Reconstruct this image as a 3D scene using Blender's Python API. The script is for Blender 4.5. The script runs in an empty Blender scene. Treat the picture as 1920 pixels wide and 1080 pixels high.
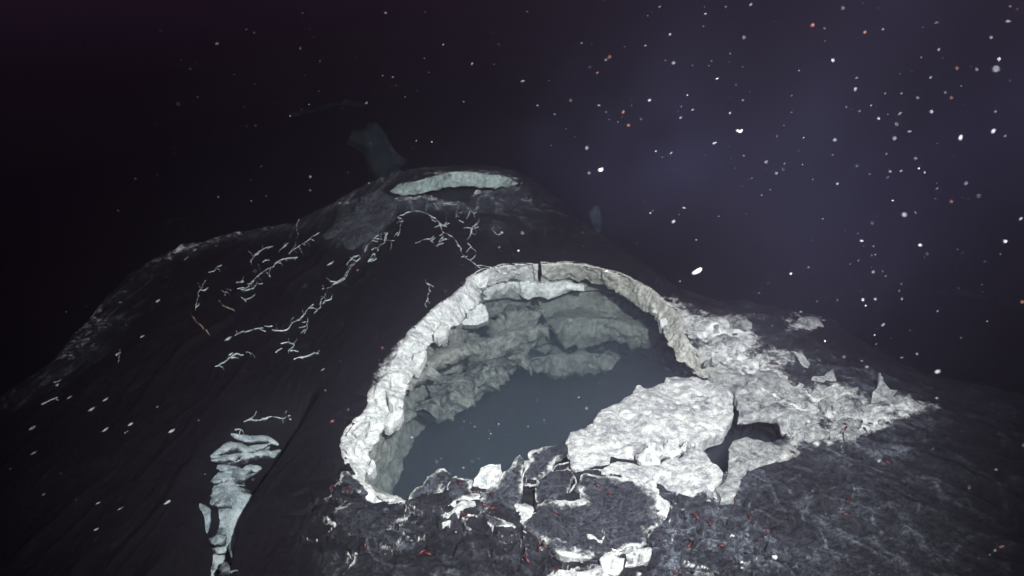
import bpy, math, random
import numpy as np
from mathutils import Vector
from mathutils.geometry import delaunay_2d_cdt

random.seed(7)
S = bpy.context.scene
COL = S.collection

# ------------------------------------------------------------------ camera
CAM_Z, PITCH, HFOV = 2.0, math.radians(28.0), math.radians(58.0)
cam_data = bpy.data.cameras.new("camera")
cam = bpy.data.objects.new("camera", cam_data)
COL.objects.link(cam)
cam.location = (0, 0, CAM_Z)
cam.rotation_euler = (math.pi / 2 - PITCH, 0, 0)
cam_data.sensor_fit = 'HORIZONTAL'
cam_data.angle = HFOV
cam_data.clip_start, cam_data.clip_end = 0.02, 300
cam_data.dof.use_dof = True
cam_data.dof.focus_distance = 3.5
cam_data.lens = cam_data.lens
cam_data.dof.aperture_fstop = (cam_data.lens / 1000.0) / 0.008
S.camera = cam

# ------------------------------------------------------------------ the dark water around (world), lamps, exposure
W = bpy.data.worlds.new("World")
S.world = W
W.use_nodes = True
bg = W.node_tree.nodes["Background"]
bg.inputs[0].default_value = (0.0175, 0.0096, 0.0158, 1)
bg.inputs[1].default_value = 3.0

def spot(name, loc, target, watt, angle, blend, col, rad=0.06):
    l = bpy.data.lights.new(name, 'SPOT')
    l.energy, l.spot_size, l.spot_blend = watt, math.radians(angle), blend
    l.color, l.shadow_soft_size = col, rad
    o = bpy.data.objects.new(name, l)
    COL.objects.link(o)
    o.location = loc
    o.rotation_euler = (Vector(target) - Vector(loc)).to_track_quat('-Z', 'Y').to_euler()
    return o
# the two lamps of the diving vehicle that carries the camera
spot("vehicle_lamp", (0.62, 0.15, 2.65), (0.08, 2.75, 0.0), 1650, 60, 1.0, (0.93, 0.96, 1.0))
spot("vehicle_lamp", (1.9, 1.2, 2.9), (1.0, 4.2, 0.3), 165, 80, 1.0, (0.76, 0.82, 1.0))

S.view_settings.view_transform = 'Standard'
S.view_settings.look = 'None'
S.view_settings.exposure = 0.0
S.view_settings.gamma = 1.0
S.render.engine = 'CYCLES'
S.cycles.use_denoising = True
S.cycles.max_bounces = 5
S.cycles.diffuse_bounces = 2
S.cycles.glossy_bounces = 1
S.cycles.volume_bounces = 2
S.cycles.sample_clamp_indirect = 4.0

# ------------------------------------------------------------------ pixel rays (1920 x 1080) used to place things
F_PX = 960.0 / math.tan(HFOV / 2)
CP, SP = math.cos(PITCH), math.sin(PITCH)
def rays(px):
    px = np.asarray(px, float).reshape(-1, 2)
    u, v = (px[:, 0] - 960) / F_PX, -(px[:, 1] - 540) / F_PX
    d = np.stack([u, CP + v * SP, -SP + v * CP], 1)
    return d                                    # not normalised: depth along the axis = t
def on_z(px, z):
    d = rays(px)
    t = (np.asarray(z) - CAM_Z) / d[:, 2]
    return np.array([0, 0, CAM_Z]) + d * t[:, None]

# ------------------------------------------------------------------ noise
def _h(ix, iy, iz, seed):
    n = (ix.astype(np.int64) * 374761393 + iy.astype(np.int64) * 668265263 + iz * 2147483647 + seed * 974634777) & 0xffffffff
    n = ((n ^ (n >> 13)) * 1274126177) & 0xffffffff
    n = (n ^ (n >> 16)) & 0xffffff
    return n / float(0xffffff)
def vnoise(x, y, seed=0):
    x, y = np.asarray(x, float), np.asarray(y, float)
    ix, iy = np.floor(x), np.floor(y)
    fx, fy = x - ix, y - iy
    fx = fx * fx * fx * (fx * (fx * 6 - 15) + 10)
    fy = fy * fy * fy * (fy * (fy * 6 - 15) + 10)
    a, b = _h(ix, iy, 0, seed), _h(ix + 1, iy, 0, seed)
    c, d = _h(ix, iy + 1, 0, seed), _h(ix + 1, iy + 1, 0, seed)
    return (a + (b - a) * fx) * (1 - fy) + (c + (d - c) * fx) * fy
def fbm(x, y, seed=0, octv=4, gain=0.5):
    s, a, t = 0.0, 1.0, 0.0
    for i in range(octv):
        s = s + a * vnoise(x * 2.03 ** i + 17.3 * i, y * 2.03 ** i - 9.1 * i, seed + i)
        t += a; a *= gain
    return s / t - 0.5                           # about -0.35 .. 0.35
def ridge(x, y, seed=0, octv=3):
    s, a, t = 0.0, 1.0, 0.0
    for i in range(octv):
        n = vnoise(x * 2.1 ** i + 31 * i, y * 2.1 ** i + 7 * i, seed + i)
        s = s + a * (1 - np.abs(2 * n - 1)) ** 2
        t += a; a *= 0.5
    return s / t                                 # 0 .. 1, crests near 1
def sstep(a, b, x):
    t = np.clip((x - a) / (b - a), 0, 1)
    return t * t * (3 - 2 * t)

# ------------------------------------------------------------------ plan-view polygons
def seg_dist(x, y, poly, closed=True):
    P = np.asarray(poly, float)[:, :2]
    Q = np.roll(P, -1, 0) if closed else P[1:]
    A = P if closed else P[:-1]
    best = np.full(x.shape, 1e9)
    for (ax, ay), (bx, by) in zip(A, Q):
        dx, dy = bx - ax, by - ay
        L = dx * dx + dy * dy + 1e-12
        t = np.clip(((x - ax) * dx + (y - ay) * dy) / L, 0, 1)
        np.minimum(best, (x - ax - t * dx) ** 2 + (y - ay - t * dy) ** 2, out=best)
    return np.sqrt(best)
def inside(x, y, poly):
    P = np.asarray(poly, float)[:, :2]
    r = np.zeros(x.shape, bool)
    for (ax, ay), (bx, by) in zip(P, np.roll(P, -1, 0)):
        c = (ay > y) != (by > y)
        r ^= c & (x < (bx - ax) * (y - ay) / (by - ay + 1e-15) + ax)
    return r
def sdist(x, y, poly):                           # negative inside
    d = seg_dist(x, y, poly)
    return np.where(inside(x, y, poly), -d, d)

# ------------------------------------------------------------------ the shape of the lava mound
MOUND = on_z([(-900, 1400), (-500, 1010), (-150, 845), (0, 755), (60, 715), (130, 668), (165, 620), (200, 583), (235, 535),
              (262, 507), (310, 480), (370, 460), (430, 442), (500, 432), (560, 424), (610, 405), (660, 385), (700, 372), (760, 362),
              (820, 356), (900, 356), (965, 362), (1010, 380), (1090, 430), (1160, 470), (1250, 530), (1330, 555), (1440, 575),
              (1550, 600), (1640, 660), (1720, 705), (1920, 742), (2300, 770), (3000, 900), (3600, 1500)], 0.0)
M2 = [tuple(p[:2]) for p in MOUND] + [(3.0, -3.5), (-3.0, -3.5)]
HILL = on_z([(850, 372)], 0.0)[0]
GUL_EDGE = on_z([(640, 690), (590, 760), (545, 830), (510, 875), (478, 920), (458, 965), (445, 1010), (432, 1080), (420, 1160), (410, 1260)], 0.0)
GUL_LEFT = on_z([(180, 1260), (260, 1080), (330, 930), (370, 830), (440, 760), (560, 700)], 0.0)
GULLY = np.concatenate([GUL_EDGE, GUL_LEFT])
_fl = on_z([(120, 900), (520, 520)], 0.0); DIR_L = (_fl[1] - _fl[0])[:2]; DIR_L /= np.linalg.norm(DIR_L)
_fr = on_z([(1480, 850), (1900, 1060)], 0.0); DIR_R = (_fr[1] - _fr[0])[:2]; DIR_R /= np.linalg.norm(DIR_R)

def base_height(x, y):
    d = sdist(x, y, M2)
    do = np.maximum(d, 0)
    z = -1.55 * (np.sqrt(do * do + 0.10 ** 2) - 0.10)
    r2 = ((x - HILL[0]) / 0.62) ** 2 + ((y - HILL[1]) / 0.55) ** 2
    z = z + 0.17 * np.exp(-r2)
    g = inside(x, y, GULLY)
    d1, d2 = seg_dist(x, y, GUL_EDGE, False), seg_dist(x, y, GUL_LEFT, False)
    top = sstep(0.0, 0.5, GUL_EDGE[0][1] - y)
    z = z - np.where(g, 0.26 * top * sstep(0.0, 0.06, d1) * sstep(0.0, 0.32, d2), 0)
    # a raised rounded lip along the shell that overhangs the gully
    z = z + 0.0
    return z
def mid_height(x, y, z):
    # ropy folds that follow the flow on the left, radial wrinkles on the right, broad lumps all over
    along, across = x * DIR_L[0] + y * DIR_L[1], -x * DIR_L[1] + y * DIR_L[0]
    al, ac = x * DIR_R[0] + y * DIR_R[1], -x * DIR_R[1] + y * DIR_R[0]
    wl = sstep(-0.45, -0.9, x)
    wr = sstep(0.5, 1.0, x)
    wob = fbm(x * 2.2, y * 2.2, 5, 3) * 0.35
    z = z + wl * 0.022 * (ridge(along * 1.1, (across + wob * 0.4) * 7, 11, 3) - 0.5)
    z = z + wr * 0.030 * (ridge(al * 1.4, (ac + wob * 0.5) * 6.0, 23, 3) - 0.5)
    z = z + 0.030 * fbm(x * 2.4, y * 2.4, 3, 3)
    return z
GX0, GY0, GS, GNX, GNY = -5.0, 0.6, 0.0125, 800, 720
gx, gy = np.meshgrid(GX0 + GS * np.arange(GNX), GY0 + GS * np.arange(GNY), indexing='ij')
HG = mid_height(gx, gy, base_height(gx, gy))
def H(x, y):
    fx = np.clip((np.asarray(x) - GX0) / GS, 0, GNX - 1.001)
    fy = np.clip((np.asarray(y) - GY0) / GS, 0, GNY - 1.001)
    i, j = fx.astype(int), fy.astype(int)
    a, b = fx - i, fy - j
    return (HG[i, j] * (1 - a) + HG[i + 1, j] * a) * (1 - b) + (HG[i, j + 1] * (1 - a) + HG[i + 1, j + 1] * a) * b
TT = np.geomspace(1.2, 8.5, 900)
def hit(px, lift=0.0):
    d = rays(px)
    out = np.zeros((len(d), 3))
    for k, v in enumerate(d):
        p = np.array([0, 0, CAM_Z])[None] + v[None] * TT[:, None]
        f = p[:, 2] - H(p[:, 0], p[:, 1]) - lift
        w = np.where(f <= 0)[0]
        i = w[0] if len(w) else len(TT) - 1
        if i == 0: t = TT[0]
        else:
            t = TT[i - 1] + (TT[i] - TT[i - 1]) * f[i - 1] / (f[i - 1] - f[i] + 1e-12)
        out[k] = np.array([0, 0, CAM_Z]) + v * t
    return out

# ------------------------------------------------------------------ materials
def nodes_of(m):
    m.use_nodes = True
    nt = m.node_tree
    return nt, nt.nodes, nt.links
def rock_material(name, basalt=(0.0048, 0.0036, 0.0054), dustc=(0.26, 0.29, 0.34), palec=((0.20, 0.21, 0.225), (0.46, 0.46, 0.445), (0.80, 0.80, 0.77)),
                  scale=1.0, bump=0.6, wrinkle=0.0):
    m = bpy.data.materials.new(name)
    nt, N, L = nodes_of(m)
    bs = N["Principled BSDF"]
    tc = N.new("ShaderNodeTexCoord")
    def noise(sc, det=6, rough=0.6, dist=0.0, vec=None):
        n = N.new("ShaderNodeTexNoise")
        n.inputs["Scale"].default_value = sc * scale
        n.inputs["Detail"].default_value = det
        n.inputs["Roughness"].default_value = rough
        n.inputs["Distortion"].default_value = dist
        L.new(vec or tc.outputs["Object"], n.inputs["Vector"])
        return n.outputs["Fac"]
    def math_(op, a, b=None, c=None, clamp=False):
        n = N.new("ShaderNodeMath"); n.operation = op; n.use_clamp = clamp
        for i, v in enumerate((a, b, c)):
            if v is None: continue
            if isinstance(v, (int, float)): n.inputs[i].default_value = v
            else: L.new(v, n.inputs[i])
        return n.outputs[0]
    def mixc(f, a, b):
        n = N.new("ShaderNodeMix"); n.data_type = 'RGBA'
        for i, v in ((0, f), (6, a), (7, b)):
            if isinstance(v, (int, float)): n.inputs[i].default_value = v
            elif isinstance(v, tuple): n.inputs[i].default_value = (*v, 1)
            else: L.new(v, n.inputs[i])
        return n.outputs[2]
    def attr(a):
        n = N.new("ShaderNodeAttribute"); n.attribute_name = a
        return n.outputs["Fac"]
    def ramp(f, stops):
        n = N.new("ShaderNodeValToRGB")
        e = n.color_ramp.elements
        e[0].position, e[0].color = stops[0][0], (*stops[0][1], 1)
        e[1].position, e[1].color = stops[-1][0], (*stops[-1][1], 1)
        for p, c in stops[1:-1]:
            q = e.new(p); q.color = (*c, 1)
        L.new(f, n.inputs[0])
        return n.outputs[0]
    pale, dust = attr("pale"), attr("dust")
    n1, n2, n3 = noise(42, 8, 0.72), noise(190, 5, 0.75), noise(8, 5, 0.6, 0.6)
    # filaments of sediment: narrow bands of a distorted noise
    fil = noise(16, 6, 0.6, 1.0)
    fl = math_('MULTIPLY', math_('ABSOLUTE', math_('SUBTRACT', fil, 0.5)), 24.0)
    fl = math_('SUBTRACT', 1.0, fl, None, True)
    fil2 = noise(38, 5, 0.6, 0.8)
    fl2 = math_('SUBTRACT', 1.0, math_('MULTIPLY', math_('ABSOLUTE', math_('SUBTRACT', fil2, 0.5)), 22.0), None, True)
    d = math_('ADD', math_('MULTIPLY', fl, 0.26), math_('MULTIPLY', fl2, 0.26))
    d = math_('ADD', d, math_('MULTIPLY', math_('SUBTRACT', n2, 0.43), 1.7))
    d = math_('MULTIPLY', math_('MULTIPLY', d, dust), math_('MULTIPLY', n3, 1.1), True)
    dark = mixc(math_('MULTIPLY', d, 0.9, None, True), basalt, dustc)
    n4 = noise(13, 4, 0.6, 0.8)
    pc = ramp(math_('ADD', math_('ADD', math_('MULTIPLY', n1, 0.42), math_('MULTIPLY', n2, 0.33)), math_('MULTIPLY', n4, 0.25)),
              [(0.425, palec[0]), (0.50, palec[1]), (0.585, palec[2])])
    k = math_('ADD', math_('MULTIPLY', math_('SUBTRACT', n1, 0.5), 1.1), math_('MULTIPLY', math_('SUBTRACT', n3, 0.5), 0.7))
    f = math_('MULTIPLY', math_('ADD', pale, k), 1.0)
    mr = N.new("ShaderNodeMapRange"); mr.interpolation_type = 'SMOOTHSTEP'
    mr.inputs[1].default_value, mr.inputs[2].default_value = 0.30, 0.70
    L.new(f, mr.inputs[0])
    gate = math_('MULTIPLY', pale, 6.0, None, True)
    f = math_('MULTIPLY', mr.outputs[0], gate)
    L.new(mixc(f, dark, pc), bs.inputs["Base Color"])
    bs.inputs["Roughness"].default_value = 0.72
    bs.inputs["Specular IOR Level"].default_value = 0.12
    b = N.new("ShaderNodeBump")
    b.inputs["Strength"].default_value = bump
    b.inputs["Distance"].default_value = 0.02
    hsum = math_('ADD', math_('MULTIPLY', n1, 0.7), math_('MULTIPLY', n2, 0.4))
    L.new(hsum, b.inputs["Height"])
    L.new(b.outputs[0], bs.inputs["Normal"])
    return m
ROCK = rock_material("lava_crust")
RIMROCK = rock_material("pit_rim_crust", palec=((0.34, 0.35, 0.36), (0.62, 0.63, 0.62), (0.88, 0.88, 0.86)), bump=0.8)
SANDRIM = rock_material("sandy_rim_crust", palec=((0.31, 0.305, 0.28), (0.52, 0.515, 0.47), (0.72, 0.71, 0.65)), bump=0.9)
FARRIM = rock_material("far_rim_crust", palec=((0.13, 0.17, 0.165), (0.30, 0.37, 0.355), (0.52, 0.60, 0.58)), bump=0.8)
SLABM = rock_material("white_slab_crust", palec=((0.20, 0.205, 0.23), (0.46, 0.46, 0.45), (0.78, 0.77, 0.73)), bump=0.8)
HEAP = rock_material("heap_crust", palec=((0.12, 0.125, 0.135), (0.28, 0.285, 0.28), (0.56, 0.56, 0.53)), bump=0.8)
WALLROCK = rock_material("pit_wall_crust", palec=((0.12, 0.126, 0.118), (0.22, 0.23, 0.215), (0.36, 0.365, 0.335)), bump=0.9)
MATM = rock_material("white_mineral", palec=((0.20, 0.23, 0.235), (0.36, 0.40, 0.40), (0.62, 0.65, 0.64)), bump=0.5)
TAN = rock_material("tan_mineral", palec=((0.16, 0.11, 0.07), (0.26, 0.19, 0.12), (0.36, 0.28, 0.18)), bump=0.5)
LOBE = rock_material("pale_blue_lava", palec=((0.13, 0.165, 0.185), (0.30, 0.355, 0.375), (0.50, 0.55, 0.565)), scale=0.8, bump=0.9)
FAR = rock_material("far_rock", palec=((0.010, 0.018, 0.021), (0.024, 0.038, 0.042), (0.05, 0.07, 0.07)), scale=0.5)

def plain(name, col, rough=0.6, var=0.25, scale=40, sss=0.0):
    m = bpy.data.materials.new(name)
    nt, N, L = nodes_of(m)
    bs = N["Principled BSDF"]
    n = N.new("ShaderNodeTexNoise"); n.inputs["Scale"].default_value = scale; n.inputs["Detail"].default_value = 4
    tc = N.new("ShaderNodeTexCoord"); L.new(tc.outputs["Object"], n.inputs["Vector"])
    r = N.new("ShaderNodeValToRGB")
    r.color_ramp.elements[0].position, r.color_ramp.elements[1].position = 0.3, 0.7
    r.color_ramp.elements[0].color = (*[c * (1 - var) for c in col], 1)
    r.color_ramp.elements[1].color = (*[min(1, c * (1 + var)) for c in col], 1)
    L.new(n.outputs["Fac"], r.inputs[0]); L.new(r.outputs[0], bs.inputs["Base Color"])
    bs.inputs["Roughness"].default_value = rough
    return m
M_RED = plain("red_shell", (0.05, 0.0035, 0.005), 0.5)
M_SNOW = plain("white_flake", (0.50, 0.50, 0.50), 0.8)
M_DIM = plain("dim_white_flake", (0.19, 0.195, 0.21), 0.8)
M_ORANGE = plain("orange_flake", (0.13, 0.045, 0.03), 0.8)
M_GREY = plain("grey_flake", (0.085, 0.09, 0.10), 0.8)

# ------------------------------------------------------------------ mesh helpers
def mesh_obj(name, V, Fc, mat, parent=None, attrs=None, smooth=True):
    me = bpy.data.meshes.new(name)
    V = np.asarray(V, np.float32)
    if isinstance(Fc, np.ndarray):
        n, k = Fc.shape
        me.vertices.add(len(V)); me.vertices.foreach_set("co", V.ravel())
        me.loops.add(n * k); me.loops.foreach_set("vertex_index", Fc.astype(np.int32).ravel())
        me.polygons.add(n)
        me.polygons.foreach_set("loop_start", np.arange(0, n * k, k, dtype=np.int32))
        me.polygons.foreach_set("loop_total", np.full(n, k, np.int32))
        me.update(calc_edges=True)
    else:
        me.from_pydata([tuple(map(float, v)) for v in V], [], [tuple(int(i) for i in f) for f in Fc]); me.update()
    me.validate()
    for a, vals in (attrs or {}).items():
        at = me.attributes.new(a, 'FLOAT', 'POINT')
        at.data.foreach_set("value", np.asarray(vals, np.float32).ravel())
    if smooth: me.polygons.foreach_set("use_smooth", np.ones(len(me.polygons), bool))
    me.materials.append(mat)
    o = bpy.data.objects.new(name, me)
    COL.objects.link(o)
    if parent: o.parent = parent
    return o
def tag(o, label=None, cat=None, group=None, kind=None):
    if label: o["label"] = label
    if cat: o["category"] = cat
    if group: o["group"] = group
    if kind: o["kind"] = kind
    return o
def empty(name, label, cat, loc=(0, 0, 0), group=None):
    o = bpy.data.objects.new(name, None)
    COL.objects.link(o); o.location = loc; o.empty_display_size = 0.1
    return tag(o, label, cat, group)
def recentre(o, c):
    o.data.transform(__import__('mathutils').Matrix.Translation(-Vector(c)))
    o.location = Vector(c) if o.parent is None else Vector(c) - o.parent.location
    return o
def grid_faces(nr, nc, wrap=False):
    i, j = np.meshgrid(np.arange(nr - 1), np.arange(nc if wrap else nc - 1), indexing='ij')
    j2 = (j + 1) % nc
    return np.stack([i * nc + j, i * nc + j2, (i + 1) * nc + j2, (i + 1) * nc + j], -1).reshape(-1, 4)
def resample(P, step, closed=False):
    P = np.asarray(P, float)
    if closed: P = np.vstack([P, P[:1]])
    s = np.r_[0, np.cumsum(np.linalg.norm(np.diff(P[:, :3], axis=0), axis=1))]
    n = max(2, int(s[-1] / step))
    q = np.linspace(0, s[-1], n + 1)
    if closed: q = q[:-1]
    return np.stack([np.interp(q, s, P[:, k]) for k in range(P.shape[1])], 1)

# ------------------------------------------------------------------ pit outlines (pixels)
RIM = [(1380,700,1350,722,.07),(1347,682,1317,707,.08),(1325,667,1295,692,.08),(1300,652,1277,675,.07),(1285,635,1265,660,.06),(1277,610,1248,635,.06),
 (1270,587,1244,612,.07),(1252,570,1238,600,.07),(1230,550,1216,588,.10),(1207,535,1192,566,.11),(1180,520,1164,551,.12),
 (1135,505,1128,532,.12),(1097,495,1095,522,.12),(1075,493,1070,519,.12),(1050,492,1045,522,.12),(1013.5,494,1013,530,.13),
 (1010,496,1010.5,530,.13),(985,495,985,527,.13),(945,497,950,523,.11),(907,506,912,536,.11),(877,520,903,548,.08),(870,537,890,572,.07),
 (845,557,870,592,.07),(822,572,855,609,.07),(812,581,838,614,.06),(787,607,818,634,.06),(765,632,803,650,.055),(745,660,788,670,.05),
 (732,692,780,692,.05),(715,713,765,722,.05),(697,735,758,740,.05),(692,762,752,770,.05),(675,784,733,786,.05),(655,805,715,815,.05),
 (640,830,704,832,.05),(645,850,692,855,.05),(656,872,686,880,.05),(667,892,686,897,.05),(679,902,695,912,.045),(688,914,706,920,.04),
 (720,938,736,927,.04),(765,941,760,936,.03)]
NEAR = [(790,930),(815,912),(850,912),(890,915),(935,905),(965,895),(1000,880),(1060,870),(1090,866),(1180,850),(1270,850),(1325,848),(1345,884),
        (1362,882),(1374,870),(1374,842),(1400,823),(1440,830),(1474,824),(1460,785),(1400,770),(1380,720)]
rim_out = hit([(r[0], r[1]) for r in RIM])
near_w = hit(NEAR)
HOLE = np.vstack([rim_out, near_w])[:, :2]
PITC = HOLE.mean(0)

BRIM = [(970,346,960,352,.03),(955,334,945,349,.05),(932,328,925,351,.06),(902,325,893,350,.07),(880,323,873,349,.07),(857,323,850,349,.07),(838,326,835,350,.07),
        (820,330,820,353,.06),(805,333,806,358,.055),(790,338,792,362,.05),(770,341,775,364,.04),(752,347,760,365,.03),(732,361,742,368,.02)]
BNEAR = [(770,369),(794,366),(816,369),(839,377),(861,379),(872,377),(893,357),(940,358)]
brim_out = hit([(r[0], r[1]) for r in BRIM])
HOLE2 = np.vstack([brim_out, hit(BNEAR)])[:, :2]

# ------------------------------------------------------------------ ground: one polar sheet, fine in front of the camera
ang = np.concatenate([np.linspace(-180, -37, 60)[:-1], np.linspace(-37, 37, 900), np.linspace(37, 180, 60)[1:-1]])
rad = np.concatenate([np.linspace(0.25, 1.25, 20)[:-1], np.geomspace(1.25, 6.6, 640), np.linspace(6.6, 9.5, 16)[1:]])
A, R = np.meshgrid(np.radians(ang), rad, indexing='xy')
X, Y = np.sin(A) * R, np.cos(A) * R
Z = mid_height(X, Y, base_height(X, Y))
hx, hy = X.ravel(), Y.ravel()
def region(px, soft):
    P = hit(px)
    return 1 - sstep(-soft, soft, sdist(X, Y, P))
pale = np.zeros_like(X); dust = np.zeros_like(X)
inm = sdist(X, Y, M2)
# grey sheen of sediment; heavier in front of the pit and on its right
dust = 0.04 + 0.38 * region([(610,960),(700,900),(1100,850),(1350,880),(1500,830),(1700,800),(1850,900),(1800,1150),(620,1150)], 0.18)
dust += 0.75 * region([(590,450),(690,345),(780,318),(980,318),(1060,390),(1010,430),(930,450),(820,395),(740,400),(680,478)], 0.10)
dust += 0.30 * region([(1400,640),(1700,690),(2100,760),(2100,1000),(1700,900)], 0.2)
dust += 0.6 * region([(730,372),(795,362),(840,374),(875,376),(900,352),(985,345),(980,400),(860,400),(740,395)], 0.03)
dust += 0.15 * region([(930,380),(1100,410),(1250,520),(1180,520),(1000,480)], 0.12)
edge = np.exp(-(np.maximum(-inm, 0) / 0.10) ** 2) * (X < -0.35)  # band for the lit outline of the left crest, painted as colour
dust += 1.3 * edge * sstep(-2.6, -1.2, X)  # not sediment: lamplight on the crest put in as lighter grey
dust += 0.5 * region([(640,930),(770,930),(1000,870),(1070,860),(1280,900),(1260,1020),(1100,1060),(900,1000),(700,1010)], 0.08)
dust += 1.6 * region([(640,380),(700,356),(735,372),(795,365),(818,369),(842,378),(876,380),(900,358),(985,348),(1000,385),(900,400),(820,392),(740,395),(680,440),(620,460)], 0.03)
dust = np.clip(dust, 0, 3)
pale += 0.66 * edge * ridge(X * 3, Y * 3, 77, 3) * sstep(-3.2, -1.4, X)  # whitens the same painted lit outline
pale += (0.58 + 0.9 * fbm(X * 6, Y * 6, 67, 3)) * region([(1262,572),(1300,598),(1350,600),(1405,640),(1400,665),(1470,690),(1500,712),(1570,722),(1650,765),(1672,790),(1610,822),(1510,845),
                       (1440,868),(1400,880),(1385,930),(1350,945),(1290,930),(1335,880),(1370,830),(1460,830),(1460,790),(1380,790),(1340,700),(1300,650),(1275,610)], 0.05)
pale += 0.42 * region([(1230,540),(1300,565),(1340,585),(1400,590),(1440,640),(1480,650),(1500,690),(1400,670),(1330,640),(1280,610)], 0.07)
pale += 0.36 * region([(1460,590),(1510,580),(1555,600),(1530,625),(1470,628)], 0.04)
pale += 0.50 * region([(690,735),(705,690),(735,650),(780,605),(850,550),(880,518),(890,530),(860,560),(800,620),(760,665),(730,720)], 0.03)
pale += 0.36 * region([(1470,665),(1500,650),(1560,690),(1640,735),(1700,740),(1760,765),(1700,785),(1640,790),(1560,730)], 0.07)
pale += 0.30 * region([(1640,740),(1760,750),(1770,770),(1690,790)], 0.03)
pale += 0.20 * region([(395,850),(450,800),(520,800),(535,830),(500,870),(470,930),(455,990),(445,1060),(400,1080),(415,960),(385,900)], 0.05)
pale += 0.42 * region([(1150,1000),(1090,1010),(1060,1035),(1120,1050),(1200,1035)], 0.03)
pale += 0.40 * region([(735,372),(790,364),(818,367),(840,376),(862,378),(893,354),(900,358),(872,384),(835,384),(790,374),(740,380)], 0.02)
pale += 0.35 * region([(790,345),(800,322),(960,325),(985,345),(960,360),(900,365)], 0.03)
net = ridge(X * 7 + 2.5 * fbm(X * 5, Y * 5, 291, 3), Y * 7 + 2.5 * fbm(X * 5, Y * 5, 293, 3), 297, 3)
pale += 0.55 * sstep(0.84, 0.94, net) * (region([(640,480),(700,430),(760,392),(950,395),(1000,440),(990,480),(900,500),(800,500),(690,520)], 0.06) + 0.8 * region([(400,600),(430,540),(480,460),(600,440),(660,490),(600,560),(540,640),(430,650)], 0.08)) * sstep(0.35, 0.6, vnoise(X * 5, Y * 5, 299))
# broken threads of white along the wrinkles
thr = ridge(X * 9 + 3 * fbm(X * 5, Y * 5, 41, 3), Y * 9, 43, 3)
pale += 0.35 * sstep(0.80, 0.95, thr) * np.clip(dust, 0, 1) * 0.8
crest = ridge(X * 13 + 2 * fbm(X * 6, Y * 6, 51, 2), Y * 13 + 2 * fbm(X * 6, Y * 6, 61, 2), 53, 3)
acr_l, alo_l = -X * DIR_L[1] + Y * DIR_L[0], X * DIR_L[0] + Y * DIR_L[1]
acr_r, alo_r = -X * DIR_R[1] + Y * DIR_R[0], X * DIR_R[0] + Y * DIR_R[1]
wob_ = fbm(X * 4, Y * 4, 151, 3) * 0.25
str_l = ridge(alo_l * 2.2, (acr_l + wob_ * 0.4) * 20, 153, 3)
str_r = ridge(alo_r * 3.0, (acr_r + wob_) * 14, 157, 3)
thr2 = ridge(X * 15 + 4 * fbm(X * 7, Y * 7, 241, 3), Y * 15 + 4 * fbm(X * 7, Y * 7, 243, 3), 247, 3)
rng_ = np.random.RandomState(17)
cell = 0.105
ROT = 0.6; XR, YR = X * math.cos(ROT) - Y * math.sin(ROT), X * math.sin(ROT) + Y * math.cos(ROT)
TABX, TABY, TABI = rng_.rand(64, 64), rng_.rand(64, 64), rng_.rand(64, 64)
ci, cj = np.floor(XR / cell).astype(int), np.floor(YR / cell).astype(int)
f1 = np.full(X.shape, 9.0); f2 = np.full(X.shape, 9.0); idn = np.zeros(X.shape)
wx, wy = XR + 0.05 * fbm(X * 17, Y * 17, 261, 5, 0.6), YR + 0.05 * fbm(X * 17, Y * 17, 263, 5, 0.6)
for a_ in (-1, 0, 1):
    for b_ in (-1, 0, 1):
        px_, py_ = ci + a_, cj + b_
        cxx, cyy = (px_ + TABX[px_ % 64, py_ % 64]) * cell, (py_ + TABY[px_ % 64, py_ % 64]) * cell
        dd_ = np.hypot(wx - cxx, wy - cyy)
        nid = TABI[px_ % 64, py_ % 64]
        closer = dd_ < f1
        f2 = np.where(closer, f1, np.minimum(f2, dd_)); idn = np.where(closer, nid, idn); f1 = np.where(closer, dd_, f1)
gap = f2 - f1
lipm = region([(560,930),(640,880),(770,935),(900,900),(1080,880),(1250,905),(1380,930),(1450,950),(1480,1010),(1300,1100),(1000,1080),(850,1040),(640,1060),(560,1010)], 0.06)
plate_dz = lipm * ((idn - 0.5) * 0.030 - 0.022 * (1 - sstep(0.004, 0.012, gap)))
pale += lipm * 0.62 * np.exp(-np.abs(gap - 0.012) / 0.006) * sstep(0.42, 0.66, vnoise(X * 9, Y * 9, 281))
dust = dust * (1 + 0.5 * lipm * (idn - 0.5))
crk = region([(1230,960),(1340,940),(1400,960),(1500,1010),(1600,1100),(1180,1100),(1210,1020)], 0.10) + 0.6 * region([(640,1000),(900,1000),(1030,1040),(1030,1100),(600,1100)], 0.08)
crk += 0.5 * region([(1480,850),(1560,815),(1680,800),(1780,900),(1900,1080),(1500,1080)], 0.15)
pale += 0.62 * sstep(0.70, 0.90, thr2) * np.clip(crk, 0, 1) * sstep(0.25, 0.6, vnoise(X * 7, Y * 7, 249))
dust += 1.5 * region([(1270,590),(1420,590),(1560,680),(1720,740),(1740,780),(1600,840),(1480,870),(1400,900),(1380,960),(1280,940)], 0.16)
dust += 0.8 * np.clip(crk, 0, 1) + 0.45 * region([(1240,960),(1420,900),(1600,840),(1750,900),(1700,1080),(1240,1080)], 0.15)
crest = np.maximum(crest, np.clip(crk, 0, 1) * thr2 * 1.15)
crest2 = np.where(X > 0.55, np.maximum(crest * 0.9, str_r), np.where(X < -0.6, str_l, crest))
amp = np.clip(dust, 0.15, 1)
fine = 0.012 * amp * (crest2 - 0.4)
dust = dust * (0.35 + 1.3 * sstep(0.55, 0.92, crest2)) + 0.04 * sstep(0.7, 0.95, crest2)
str2 = ridge(alo_l * 4.0, (acr_l + wob_ * 0.3) * 30, 173, 2)
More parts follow.
